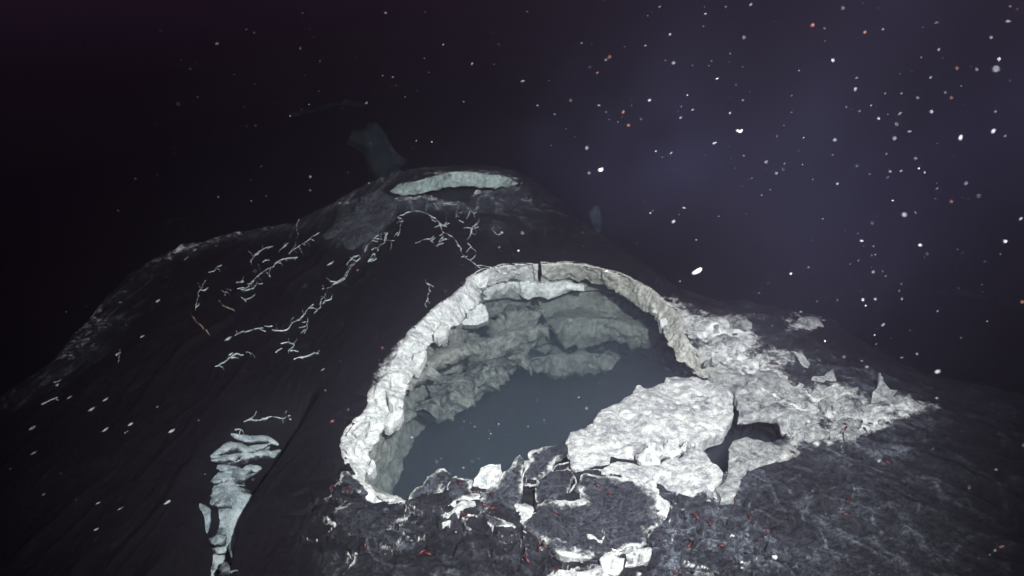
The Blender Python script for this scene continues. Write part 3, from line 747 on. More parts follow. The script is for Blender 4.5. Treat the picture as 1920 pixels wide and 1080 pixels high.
RST = "loose rubble stones in the pale heap right of the pit"
_rr = random.Random(21)
HEAPP = np.array([(1290,600),(1340,598),(1400,650),(1470,690),(1500,715),(1570,725),(1640,765),(1672,790),(1600,815),(1520,838),(1475,826),(1512,778),(1500,742),(1450,752),(1385,755),(1345,705),(1310,655)], float)
n_ = 0
while n_ < 90:
    x_, y_ = _rr.uniform(1280, 1690), _rr.uniform(590, 845)
    if not inside(np.array([x_]), np.array([y_]), HEAPP)[0]: continue
    r_ = 4 + 13 * _rr.random() ** 2.2; k_ = _rr.randint(5, 8); a0_ = _rr.uniform(0, 6.28)
    poly = [(x_ + r_ * _rr.uniform(.7, 1.15) * math.cos(a0_ + 6.283 * i / k_), y_ + .62 * r_ * _rr.uniform(.7, 1.15) * math.sin(a0_ + 6.283 * i / k_)) for i in range(k_)]
    slab("rubble_stone", poly, "loose pale rubble stone in the heap right of the pit", "stone", 0.02 + r_ * .0012, 0.008 + r_ * .0008, _rr.uniform(-10, 38), _rr.uniform(.5, .95), 0.2, 0.01, 0.8, 900 + n_, HEAP, 0.007, 0.007, RST, yaw=_rr.uniform(-30, 30))
    n_ += 1
RS2 = "loose crumbs of crust along the near edge of the pit"
NEARP = np.array([(640,900),(760,950),(900,935),(1080,880),(1240,900),(1350,940),(1420,960),(1500,1075),(1000,1075),(900,1000),(640,1010)], float)
n_ = 0
while n_ < 60:
    x_, y_ = _rr.uniform(620, 1500), _rr.uniform(880, 1076)
    if not inside(np.array([x_]), np.array([y_]), NEARP)[0]: continue
    r_ = 2.5 + 8 * _rr.random() ** 2.5; k_ = _rr.randint(3, 5); a0_ = _rr.uniform(0, 6.28)
    poly = [(x_ + r_ * _rr.uniform(.6, 1.2) * math.cos(a0_ + 6.283 * i / k_), y_ + .62 * r_ * _rr.uniform(.6, 1.2) * math.sin(a0_ + 6.283 * i / k_)) for i in range(k_)]
    slab("crust_crumb", poly, "loose grey crumb of crust on the dark slabs along the near edge", "crumb", 0.012, 0.022, _rr.uniform(-5, 35), _rr.uniform(.15, .55), 0.0, 0.006, 1.2, 1100 + n_, ROCK, 0.005, 0.005, RS2, jag=0.006, yaw=_rr.uniform(-40, 40))
    n_ += 1
tag(slab("smooth_slab", [(604,441),(620,425),(644,407),(662,392),(674,381),(677,368),(690,360),(704,355),(719,359),(733,368),(745,381),(738,402),(715,430),(681,460),(660,472),(640,481),(625,476),(612,464)],
     "smooth grey blade shaped slab lying left of the small far pit", "slab", 0.05, 0.03, 8, 0.0, 0.18, 0.02, 1.3, 91, amp=0.008, g=0.014, jag=0.004), group=None)

for px_, sd_, z_, lf_, tl_ in CHUNKS: rim_chunk(px_, sd_, z_, lf_, tl_)
FLK = "pale flecks on the dark left slope"
for i_, (x_, y_, r_) in enumerate([(108,718,5),(88,752,9),(60,800,5),(197,747,5),(197,803,5),(172,765,5),(245,793,4),(235,808,4),(62,846,5),(80,925,5),(182,941,4),(314,940,5),(225,952,6),(180,990,4),(322,806,4),(15,878,5),(375,785,4),(295,760,3),(93,770,3),(130,743,4),(432,662,4),(428,633,6),(330,640,3),(266,629,3),(295,563,4),(505,462,4),(620,492,5),(606,690,5),(560,708,4),(520,735,3),(640,600,4)]):
    o = slab("mineral_fleck", [(x_ - r_ * 1.3, y_ + r_ * .7), (x_ - r_ * .2, y_ - r_ * .25), (x_ + r_ * 1.3, y_ - r_ * .9), (x_ + r_ * .5, y_ + r_ * .05), (x_ - r_ * .3, y_ + r_ * .45)], "small pale mineral fleck on the dark left slope", "mineral fleck", 0.008, 0.006, 0, 0.85, 0, 0.01, 0.8, 800 + i_, MATM, 0.004, 0.005, FLK, jag=0.004)
# ------------------------------------------------------------------ pale lava lobes in the gully
gul = empty("lava_lobes", "pale blue grey lobes of lava spilling through the gully left of the pit", "lava flow", tuple(hit([(440, 930)])[0]))
def lobe(px, wid, seed, squash=0.6, pale_=0.9, lift=0.0):
    P = resample(hit(px), 0.006)
    P[:, 1] += 0.014 * fbm(np.arange(len(P)) * 0.006 * 14, np.zeros(len(P)) + seed, seed, 4)
    n = len(P)
    t = np.linspace(0, 1, n)
    w = np.interp(t, np.linspace(0, 1, len(wid)), wid) * np.sqrt(np.clip(np.sin(np.pi * np.clip(t * 0.94 + 0.03, 0, 1)) * 1.6, 0, 1))
    T = np.gradient(P, axis=0); T /= np.linalg.norm(T, axis=1)[:, None]
    sd_ = np.cross(T, [0, 0, 1.0]); sd_ /= np.linalg.norm(sd_, axis=1)[:, None]
    up = np.cross(sd_, T)
    K = 18
    rows_ = []; lp_ = []
    for k in range(K):
        a = 2 * math.pi * k / K
        nz = 1 + 0.55 * fbm(t * n * 0.006 * 24 + 3 * math.cos(a), t * 0 + 3 * math.sin(a) + seed, seed, 6, 0.65) * 2
        lp_.append(np.full(n, pale_ * (0.42 + 0.6 * max(0.0, math.sin(a)) ** 0.7)) + 0.5 * fbm(t * n * 0.006 * 30, t * 0 + 2 * math.cos(a) + seed, seed + 7, 4))  # flanks coloured darker than tops: shade between the folds painted in
        rows_.append(P + sd_ * (w * math.cos(a) * nz)[:, None] + up * (w * squash * math.sin(a) * nz + lift)[:, None])
    VV = np.concatenate(rows_)
    i, j = np.meshgrid(np.arange(K), np.arange(n - 1), indexing='ij')
    i2 = (i + 1) % K
    Fq_ = np.stack([i * n + j, i2 * n + j, i2 * n + j + 1, i * n + j + 1], -1).reshape(-1, 4)
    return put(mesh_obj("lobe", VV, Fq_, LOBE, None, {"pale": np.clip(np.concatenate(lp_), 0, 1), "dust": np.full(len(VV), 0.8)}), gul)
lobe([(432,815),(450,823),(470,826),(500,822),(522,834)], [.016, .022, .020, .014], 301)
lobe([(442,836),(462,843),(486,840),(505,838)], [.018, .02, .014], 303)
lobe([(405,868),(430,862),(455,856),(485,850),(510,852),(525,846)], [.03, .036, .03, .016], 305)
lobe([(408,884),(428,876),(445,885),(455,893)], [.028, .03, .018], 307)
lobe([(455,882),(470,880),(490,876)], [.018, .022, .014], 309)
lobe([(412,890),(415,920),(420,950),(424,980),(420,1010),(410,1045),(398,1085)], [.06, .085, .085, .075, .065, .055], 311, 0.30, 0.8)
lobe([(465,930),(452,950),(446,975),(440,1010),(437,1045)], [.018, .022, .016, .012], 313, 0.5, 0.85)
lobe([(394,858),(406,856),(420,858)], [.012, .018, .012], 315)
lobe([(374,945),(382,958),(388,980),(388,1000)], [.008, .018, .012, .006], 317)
_lr = random.Random(9)
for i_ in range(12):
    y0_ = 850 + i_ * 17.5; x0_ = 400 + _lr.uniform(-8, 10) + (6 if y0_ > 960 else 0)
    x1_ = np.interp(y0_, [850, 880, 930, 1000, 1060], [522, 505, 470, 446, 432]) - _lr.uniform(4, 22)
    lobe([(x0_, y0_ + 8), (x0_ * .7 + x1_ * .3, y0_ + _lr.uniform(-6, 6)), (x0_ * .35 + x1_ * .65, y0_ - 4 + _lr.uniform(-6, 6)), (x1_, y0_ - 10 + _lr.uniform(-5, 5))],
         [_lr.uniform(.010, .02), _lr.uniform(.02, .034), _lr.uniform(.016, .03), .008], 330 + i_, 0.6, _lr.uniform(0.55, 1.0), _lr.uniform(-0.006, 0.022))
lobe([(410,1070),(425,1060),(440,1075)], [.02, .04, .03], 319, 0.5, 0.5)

# ------------------------------------------------------------------ white veins on the dark crust
def vein(name, lines, label, mat=MATM, seed=1, pale_=0.66, cat="vein", h=0.22, group=None):
    VV, FF, off = [], [], 0
    rv = random.Random(seed); lines = list(lines)
    for px, wpx in list(lines):
        if cat != "vein" or mat is TAN: break
        q_ = resample(np.c_[np.asarray(px, float), np.zeros(len(px))], 6.0)[:, :2]
        for i in range(1, len(q_) - 1):
            if rv.random() < 0.38:
                t_ = q_[i + 1] - q_[i - 1]; a_ = math.atan2(t_[1], t_[0]) + rv.choice((-1, 1)) * rv.uniform(0.5, 1.5)
                L_ = rv.uniform(4, 16) * (1 if rv.random() < .8 else 1.8)
                a2 = a_ + rv.uniform(-.7, .7)
                m1 = q_[i] + np.array([math.cos(a_), math.sin(a_)]) * L_ * .5
                lines.append(([tuple(q_[i]), tuple(m1), tuple(m1 + np.array([math.cos(a2), math.sin(a2)]) * L_ * .5)], [2.2, 1.5, 0.6]))
    for k, (px, wpx) in enumerate(lines):
        P = hit(px)
        W_ = np.asarray(wpx, float)
        if W_.ndim == 0: W_ = np.full(len(P), float(W_))
        mpp = np.linalg.norm(P - np.array([0, 0, CAM_Z]), axis=1) / F_PX
        Q = resample(np.c_[P, W_ * mpp * (0.34 if cat == 'vein' else 0.36)], 0.004)
        n = len(Q)
        if n < 3: continue
        s = np.arange(n) * 0.004
        T = np.gradient(Q[:, :3], axis=0); T /= np.linalg.norm(T, axis=1)[:, None] + 1e-9
        sd_ = np.cross(T, [0, 0, 1.0]); sd_ /= np.linalg.norm(sd_, axis=1)[:, None] + 1e-9
        c = Q[:, :3] + sd_ * (0.016 * 2 * fbm(s * 14, s * 0 + k, seed + k, 5))[:, None]
        c[:, 2] = H(c[:, 0], c[:, 1]) + 0.004
        w = Q[:, 3] * np.clip(0.35 + 4.2 * fbm(s * 30, s * 0 + k + 5, seed + k + 9, 6, 0.6), 0.0, 2.6)
        w2 = Q[:, 3] * np.clip(0.35 + 4.2 * fbm(s * 30, s * 0 + k + 55, seed + k + 19, 6, 0.6), 0.0, 2.6)
        w[0] = w[-1] = w2[0] = w2[-1] = 0.0004
        hh = h * (w + w2) * 0.5 * (0.7 + 1.2 * (fbm(s * 30, s * 0, seed + 29, 3) + 0.3))
        ring = [c + sd_ * w[:, None] - [0, 0, .004], c + sd_ * (w * .6)[:, None] + np.c_[0 * s, 0 * s, hh * .7], c + np.c_[0 * s, 0 * s, hh],
                c - sd_ * (w2 * .6)[:, None] + np.c_[0 * s, 0 * s, hh * .7], c - sd_ * w2[:, None] - [0, 0, .004], c - [0, 0, .012]]
        K = len(ring)
        VV += ring
        i, j = np.meshgrid(np.arange(K), np.arange(n - 1), indexing='ij')
        i2 = (i + 1) % K
        FF.append(np.stack([i * n + j, i2 * n + j, i2 * n + j + 1, i * n + j + 1], -1).reshape(-1, 4) + off)
        off += K * n
    VV = np.concatenate(VV)
    o = mesh_obj(name, VV, np.concatenate(FF), mat, None, {"pale": np.full(len(VV), pale_), "dust": np.full(len(VV), .8)})
    recentre(o, VV.mean(0))
    return tag(o, label, cat, group)
def z1(pts): return [(520 + x / 2.667, 160 + y / 2.667) for x, y in pts]
def z4(pts): return [(320 + x / 4.0, 420 + y / 4.0) for x, y in pts]
def zl(pts): return [(x / 3.0, 400 + y / 3.0) for x, y in pts]
VG = "white mineral veins on the dark crust"
V_ = lambda lines, label, seed, **k: vein("mineral_vein", lines, label, seed=seed, group=VG, **k)
V_([(z1([(640,637),(680,632),(715,636),(745,650),(770,660),(795,668),(812,682),(822,700),(830,725),(837,745),(875,763),(900,780),(912,805),(920,835),(945,865),(985,893),(1025,920)]), [2,3,4,3,4,4,6,8,4,3,4,4,7,7,6,5,2]),
    (z1([(690,790),(725,778),(760,770),(782,785),(800,808),(815,785),(835,757)]), [2,3,3,4,4,4,3]), (z1([(812,690),(845,708)]), [5,2])],
   "long branching white vein running down from the far pit to the main rim", 401)
V_([(z1([(605,655),(625,665),(630,690),(612,720),(604,755)]), [2,5,5,4,3]), (z1([(605,655),(640,640)]), 2)], "short forked white vein at the top left of the vein network", 405)
V_([(z1([(920,600),(940,612),(960,625),(980,642),(992,658)]), [2,2,3,4,4]), (z1([(1008,672),(1000,700),(970,722),(955,750),(948,775),(962,795),(975,815),(988,838)]), [3,4,6,4,6,5,4,2]),
    (z1([(970,725),(1010,712)]), [4,2]), (z1([(1070,715),(1090,740),(1112,757)]), 3), (z1([(905,600),(893,640),(890,665)]), 2), (z1([(780,593),(830,592),(900,602)]), 2), (z1([(905,680),(930,690)]), 3)],
   "tangled white vein just below the right side of the far pit", 409)
V_([(z1([(432,830),(448,800),(480,778),(520,745),(540,738)]), [3,4,2,3,4]), (z1([(540,738),(542,765),(530,790),(515,800),(497,830)]), [5,12,9,6,3]), (z1([(540,775),(585,778)]), [6,2]), (z1([(440,800),(452,820),(442,838)]), [5,6,4])],
   "bright ragged white vein with a thick knot below the smooth grey slab", 413)
V_([(z1([(455,880),(470,862),(483,845),(488,870),(465,884)]), [3,4,5,4,3])], "small hooked white vein under the bright ragged vein", 417)
V_([(z1([(350,900),(372,858),(412,850),(422,868),(382,890),(356,900)]), [3,6,5,4,5,3]), (z1([(365,905),(350,940),(338,965),(300,985),(270,1000)]), [3,3,2,2,1])], "looped white vein with a thin tail under the smooth slab", 421)
V_([(z4([(600,310),(615,270),(640,238),(668,210),(700,188),(765,168)]), [5,8,9,8,4,1])], "tapered white patch like a feather left of the smooth slab", 425)
V_([(z4([(818,212),(850,172),(890,142)]), [7,9,6]), (z4([(500,490),(560,488),(598,440),(640,405),(700,375),(760,325),(800,290),(850,265),(950,245)]), [5,8,6,5,5,6,6,6,5]), (z4([(728,395),(745,370),(760,330)]), [8,6,4]),
    (z4([(690,290),(715,275),(745,272)]), 3), (z4([(880,222),(930,190),(980,165),(1060,110),(1120,70)]), [5,5,3,2,2]), (z4([(520,492),(570,505),(630,490),(665,435)]), [7,9,7,3]), (z4([(490,440),(540,435),(552,398)]), [7,7,3])],
   "spread of white branching veins left of the smooth slab", 429)
V_([(z4([(188,650),(198,590),(206,535),(216,490),(228,460),(262,425)]), [2,4,5,7,7,4]), (z4([(215,500),(255,498),(272,478)]), [5,6,3]), (z4([(285,365),(320,350),(385,308)]), [6,5,1])], "curved white vein like a bracket on the left slope", 433)
V_([(z4([(130,668),(150,700),(175,730),(215,765),(250,800),(295,840)]), [3,7,6,7,4,2])], "tan brown streak below the bracket shaped vein", 437, mat=TAN)
V_([(z4([(340,1078),(380,1055),(425,1030),(465,1000),(500,975),(545,988)]), [3,5,5,4,6,2]), (z4([(560,968),(600,980),(630,1008)]), 2)], "straight white streak low on the left slope", 441)
V_([(z4([(775,962),(805,945),(838,938)]), [3,8,7]), (z4([(888,970),(905,940),(922,905),(880,890),(830,905)]), [7,6,5,2,1]), (z4([(918,1010),(960,1000),(1000,990),(1045,975),(1075,960),(1112,978)]), [4,9,9,9,8,5])], "crooked bright white vein left of the white rim", 445)
V_([(z4([(480,840),(540,800),(600,797),(640,790),(690,790)]), [1,2,2,3,1]), (z4([(755,798),(800,802),(850,805),(885,785),(915,745),(945,722),(990,690),(1030,640),(1075,605)]), [3,3,3,3,5,4,4,2,2]), (z4([(700,770),(740,775),(765,770)]), 2)], "long thin wavering vein crossing the slope left of the pit", 449)
V_([(z4([(1020,708),(1018,760),(1010,800),(1012,825)]), [4,4,4,3])], "short upright white bar in the middle of the left slope", 453)
V_([(z4([(1085,672),(1100,640),(1118,600),(1140,560),(1165,520)]), [4,5,3,2,2]), (z4([(1150,605),(1165,580),(1205,565),(1212,530)]), [2,3,4,2]), (z4([(1350,322),(1325,365),(1300,405),(1235,440),(1195,475),(1135,485)]), [2,3,2,2,2,2])], "thin forked vein between the looped vein and the long wavering vein", 457)
V_([(z4([(108,272),(140,250),(165,230),(200,192)]), [1,4,5,3])], "small slanting white fleck high on the left slope", 461)
V_([(z4([(382,500),(410,515),(412,540)]), 2), (z4([(430,628),(455,638),(485,652)]), [3,7,3]), (z4([(425,487),(465,497)]), 2), (z4([(520,555),(550,570),(565,585)]), 3)], "scattered short white flecks inside the bracket shaped vein", 465)
V_([(z4([(355,580),(380,600),(405,615),(430,630)]), [6,8,5,4])], "brownish smear inside the bracket shaped vein", 469, mat=TAN)
V_([([(800,525),(804,538),(806,547),(800,556)], [2,4,5,4]), ([(799,556),(801,566),(797,577)], [8,5,2])], "short upright white vein above the upper left of the white rim", 473)
V_([([(455,790),(468,783),(478,788),(500,782),(515,785),(545,784)], [4,6,4,4,3,2]), ([(445,812),(452,808),(458,816)], 3)], "white wavy vein above the pale lava lobes", 477)
V_([(zl([(235,1082),(275,1062),(328,1038)]), [8,7,3]), (zl([(300,955),(330,948),(348,938)]), [6,9,4])], "white streaks at the far left below the lit edge", 481)
V_([(zl([(650,800),(668,785),(680,782)]), [6,7,3]), (zl([(664,800),(667,850)]), [3,1])], "white fleck with a thin tail on the left slope", 485)
V_([([(525,387),(540,386)], [3,3]), ([(550,386),(565,386)], [3,2]), ([(570,385),(582,385)], [3,3])], "dashed white line far beyond the left slope", 489)
CR = "bright cracks between the dark slabs"
def crack(lines, label, seed): return vein("white_crack", lines, label, seed=seed, cat="crack", pale_=0.8, mat=ROCK, h=0.3, group=CR)
c6 = lambda pts: [(800 + x / 4, 810 + y / 4) for x, y in pts]
crack([(c6([(1060,150),(1068,200),(1078,240)]), [4,5,4]), (c6([(1095,285),(1108,330),(1095,390),(1085,430),(1075,480)]), [5,8,9,6,4]), (c6([(1110,290),(1180,285),(1260,275),(1320,290)]), [5,7,6,4])], "brightest crack running down beside the five sided dark slab", 501)
crack([(c6([(740,230),(735,300),(725,380)]), 3), (c6([(770,410),(815,395),(860,360),(920,320),(960,270),(1000,250),(1070,245)]), [4,5,3,3,2,4,4]), (c6([(815,400),(825,460),(822,530)]), 3)], "forked crack left of the five sided dark slab", 505)
crack([(c6([(685,500),(688,560),(690,620),(692,680)]), [4,6,5,4]), (c6([(700,640),(740,630),(800,615),(830,600)]), [5,6,5,4]), (c6([(825,520),(832,560),(830,610)]), [4,5,4])], "square cornered crack around the small pale patch", 509)
crack([(c6([(75,500),(95,550),(105,600),(110,650),(135,680),(190,655)]), [4,5,4,4,7,3]), (c6([(150,600),(190,580),(240,530),(260,500)]), [3,5,4,3])], "zigzag crack at the left end of the dark slabs", 513)
crack([(c6([(405,610),(440,620),(500,640),(560,660),(620,670),(700,690),(715,730)]), [8,5,5,5,4,3,2]), (c6([(715,750),(740,770)]), [6,3])], "long pale crack above the darkest hollow", 517)
crack([(c6([(845,520),(880,510),(960,482),(1040,500),(1080,500)]), [2,3,4,4,3])], "thin curved crack under the five sided dark slab", 521)
crack([(c6([(850,470),(880,450),(895,470)]), [6,9,3])], "small white wedge on the five sided dark slab", 525)
crack([(c6([(1720,390),(1780,410),(1815,430),(1805,520),(1800,620),(1740,690),(1650,780)]), [6,8,7,4,4,3,3]), (c6([(1590,855),(1640,835)]), [7,5])], "pale broken right edge of the largest dark slab", 529)
crack([([(760,944),(766,955),(758,968),(748,978)], [3,4,4,2])], "thin bright crack at the right end of the lower left dark slab", 537)

# ------------------------------------------------------------------ far rocks in the dark
def far_rock(px, depth, label, seed, thick=0.25, pale_=0.9):
    px = np.asarray(px, float)
    d = rays(px)
    P = np.array([0, 0, CAM_Z]) + d * (depth / CP)
    # standing rock: outline in a vertical plane at its own distance, rounded and lumpy in depth
    y0 = P[:, 1].mean(); P = np.array([0, 0, CAM_Z]) + d * (y0 / d[:, 1])[:, None]
    uv = P[:, [0, 2]]
    out = resample(np.c_[uv, np.zeros(len(uv))], 0.03, True)[:, :2]
    s = np.arange(len(out)) * 0.03
    out = out + 0.03 * np.stack([fbm(s * 8, s * 0, seed, 4), fbm(s * 8, s * 0 + 7, seed + 1, 4)], 1)
    lo, hi = out.min(0), out.max(0)
    g = 0.035
    gx_, gy_ = np.meshgrid(np.arange(lo[0], hi[0], g), np.arange(lo[1], hi[1], g), indexing='ij')
    pts = np.stack([gx_.ravel(), gy_.ravel()], 1)
    pts = pts[sdist(pts[:, 0], pts[:, 1], out) < -g * .5]
    nb = len(out)
    r = delaunay_2d_cdt([Vector(p) for p in np.vstack([out, pts])], [(i, (i + 1) % nb) for i in range(nb)], [], 1, 1e-6)
    v2 = np.array([tuple(v) for v in r[0]]); tris = r[2]
    dd = np.abs(sdist(v2[:, 0], v2[:, 1], out))
    dep = thick * (1 - np.exp(-dd / 0.06)) * 0.5 + 0.10 * fbm(v2[:, 0] * 5, v2[:, 1] * 5, seed + 5, 4)
    front = np.c_[v2[:, 0], y0 - dep, v2[:, 1]]; backv = np.c_[v2[:, 0], y0 + dep + 0.02, v2[:, 1]]
    m_ = len(v2); cnt = {}
    for f in tris:
        for a, b in zip(f, list(f[1:]) + [f[0]]): cnt[(a, b)] = 1
    faces = [tuple(reversed(f)) for f in tris] + [tuple(m_ + i for i in f) for f in tris] + [(a, b, m_ + b, m_ + a) for a, b in cnt if (b, a) not in cnt]
    o = mesh_obj("far_rock", np.vstack([front, backv]), faces, FAR, None, {"pale": np.full(2 * m_, pale_), "dust": np.full(2 * m_, .5)})
    recentre(o, (v2[:, 0].mean(), y0, v2[:, 1].min()))
    return tag(o, label, "rock", "rocks far off in the dark water")
far_rock([(652,270),(660,250),(666,244),(680,246),(694,230),(708,232),(717,244),(731,272),(745,288),(764,300),(750,314),(740,335),(731,372),(703,372),(700,335),(689,305),(675,281)], 6.4, "dim teal rock standing behind the small far pit", 601)
far_rock([(540,214),(560,209),(600,200),(625,192),(645,188),(670,194),(692,196),(670,203),(640,200),(610,208),(575,215),(545,222)], 8.0, "faint thin crest of rock far beyond the teal rock", 603, 0.2)
far_rock([(1797,485),(1812,470),(1822,466),(1828,472),(1820,500),(1806,525),(1795,520)], 6.5, "faint leaning rock in the dark at the far right", 605, 0.15)
far_rock([(1735,545),(1760,547),(1790,540),(1810,545),(1850,558),(1925,563),(1925,580),(1850,572),(1800,560),(1760,556)], 6.0, "faint low ridge of rock at the far right", 607, 0.15)
far_rock([(1106,400),(1115,385),(1124,388),(1127,420),(1127,440),(1118,445),(1128,470),(1122,480),(1108,455),(1102,445),(1110,430)], 4.9, "faint pale rock between the far pit and the right rim", 609, 0.1, 0.8)

# ------------------------------------------------------------------ small red crustaceans
def red_mesh():
    n, K = 15, 12
    t = np.linspace(0, 1, n)
    r = 0.0078 * np.sqrt(np.clip(np.sin(np.pi * np.clip(t * 0.93 + 0.05, 0, 1)), 0, 1)) * (1 - 0.35 * t) * (1 + 0.10 * np.cos(t * 14 * math.pi))
    VV = []
    for k in range(K):
        a = 2 * math.pi * k / K
        VV.append(np.c_[(t - .5) * 0.032, r * math.cos(a), r * math.sin(a) * 0.9 + 0.004 - 0.012 * (t - .5) ** 2])
    return np.concatenate(VV), grid_faces(K, n).tolist() + [[(K - 1) * n + j, (K - 1) * n + j + 1, j + 1, j] for j in range(n - 1)]
def tubes(paths, r):
    VV, FF, off = [], [], 0
    for P in paths:
        P = np.asarray(P, float); n = len(P)
        for k in range(5):
            a = 2 * math.pi * k / 5
            VV.append(P + np.array([0, math.cos(a), math.sin(a)]) * r)
        for k in range(5):
            for j in range(n - 1):
                FF.append((off + k * n + j, off + ((k + 1) % 5) * n + j, off + ((k + 1) % 5) * n + j + 1, off + k * n + j + 1))
        off += 5 * n
    return np.concatenate(VV), FF
red_pos = {
 "small red crustacean on the dark slabs left of the upright pale shard": [(862,906,20),(890,924,-25),(651,920,-20)],
 "small red crustacean in the cluster below the upright pale shard": [(922,929,80),(909,949,75),(925,954,20),(865,962,-75),(877,970,40)],
 "small red crustacean on the largest dark slab": [(1042,962,50),(1120,911,65),(1142,929,-15)],
 "small red crustacean on the dark hollow and rubble at the bottom": [(1021,1019,45),(1012,1030,10),(987,1051,-75),(1044,1072,0),(687,1024,60),(793,1037,0),(800,1041,10),(621,915,80),(1267,1072,-60)],
 "small red crustacean on the wrinkled ground right of the largest dark slab": [(1304,970,-60),(1329,982,60),(1290,1020,-20),(1352,1025,15),(1439,994,-80),(1407,970,-5),(1586,966,5),(1591,941,60),(1377,935,80),(1662,867,40)],
 "dark red crustacean among the pale plates right of the side opening": [(1456,684,-60),(1585,797,-70),(1587,804,10),(1615,792,10),(1632,795,-10),(1576,811,15),(1622,806,30),(1486,849,60)],
}
proto = None
def scene_hit(px):
    d = Vector(rays([px])[0]).normalized()
    dg = bpy.context.evaluated_depsgraph_get()
    ok, loc, nor, idx, ob, mx = S.ray_cast(dg, Vector((0, 0, CAM_Z)), d)
    return (loc, nor) if ok else (Vector(hit([px])[0]), Vector((0, 0, 1)))
for lab, items in red_pos.items():
    for (x, y, a) in items:
        loc, nor = scene_hit((x, y))
        if proto is None:
            bv, bf = red_mesh()
            proto = bpy.data.objects.new("red_crustacean", None); COL.objects.link(proto)
            body = mesh_obj("body", bv, bf, M_RED, proto)
            tv, tf = tubes([[(0.014, 0, .001), (0.019, 0.002, 0.0), (0.023, 0.004, -0.001)], [(0.014, 0, .001), (0.019, -0.002, 0), (0.023, -0.004, -0.001)]], 0.0011)
            tail = mesh_obj("tail", tv, tf, M_RED, proto)
            av, af = tubes([[(-0.015, 0.001, .003), (-0.021, 0.004, 0.006), (-0.028, 0.010, 0.004)], [(-0.015, -0.001, .003), (-0.021, -0.004, 0.006), (-0.028, -0.010, 0.004)]], 0.0004)
            ant = mesh_obj("antenna", av, af, M_RED, proto)
            o = proto
        else:
            o = proto.copy(); COL.objects.link(o)
            for ch in list(proto.children):
                c = ch.copy(); COL.objects.link(c); c.parent = o
        if abs(nor.z) < 0.3: nor = Vector((0, 0, 1))
        o.location = loc + nor * 0.003
        q_ = nor.to_track_quat('Z', 'Y')
        from mathutils import Quaternion
        o.rotation_mode = 'QUATERNION'
        o.rotation_quaternion = q_ @ Quaternion((0, 0, 1), math.radians(-a * 1.0))
        k = random.uniform(0.62, 0.9) * (1.0 if y > 850 else 0.8)
        o.scale = (k, k, k)
        tag(o, lab, "crustacean", "red crustaceans on the crust")

# ------------------------------------------------------------------ drifting flakes
def flake_mesh(seed, el, mat, curl=0.0):
    import bmesh
    bm = bmesh.new()
    bmesh.ops.create_icosphere(bm, subdivisions=2, radius=1.0)
    for v in bm.verts:
        p = np.array(v.co)
        k = 1 + 2.0 * float(fbm(np.array([p[0] * 1.6 + seed]), np.array([p[1] * 1.6 + p[2] * 1.3]), seed, 3)[0])
        x = p[0] * el * k
        v.co = (x, p[1] * k * 0.75 + curl * x * x * 0.35, p[2] * k * 0.65)
    me = bpy.data.meshes.new("flake")
    bm.to_mesh(me); bm.free()
    me.polygons.foreach_set("use_smooth", np.ones(len(me.polygons), bool))
    me.materials.append(mat)
    return me
FM = {'w': [flake_mesh(s, e, m_) for s, e, m_ in ((1, 1.0, M_SNOW), (2, 1.3, M_DIM), (3, 1.7, M_SNOW), (4, 2.3, M_DIM), (5, 1.4, M_DIM))], 'o': [flake_mesh(11, 1.2, M_ORANGE), flake_mesh(12, 1.7, M_ORANGE)],
      'g': [flake_mesh(21, 1.2, M_GREY), flake_mesh(22, 1.6, M_GREY)]}
LAB = {'w': ("small white flake drifting in the dark water", "white flakes drifting in the water"), 'o': ("small orange flake drifting in the dark water", "orange flakes drifting in the water"),
       'g': ("soft grey flake drifting in the dark water", "grey flakes drifting in the water")}
rnd = random.Random(3)
def flake(x, y, size, kind='w', depth=None, ang=None, me=None, label=None, name="drifting_flake", stretch=None):
    d = rays([(x, y)])[0]
    tmax = 0.9 * np.linalg.norm(hit([(x, y)])[0] - np.array([0, 0, CAM_Z])) / np.linalg.norm(d)
    t = depth if depth else rnd.uniform(1.3, min(3.2, tmax))
    t = min(t, tmax)
    p = np.array([0, 0, CAM_Z]) + d * t
    r = size * 0.5 * t / F_PX
    me = me or rnd.choice(FM[kind])
    o = bpy.data.objects.new(name, me); COL.objects.link(o)
    o.location = p
    a = math.radians(ang if ang is not None else rnd.uniform(0, 60))
    o.rotation_euler = (math.pi / 2 - PITCH + rnd.uniform(-.3, .3), rnd.uniform(-.3, .3), 0)
    o.rotation_euler.rotate_axis('Z', a)
    k = r / 3.2
    o.scale = (k, k, k)
    lb, gp = LAB[kind]
    tag(o, label or lb, "flake", None if label else gp)
    return o
z5 = lambda x, y: (1100 + x / 2.341, y / 2.341)
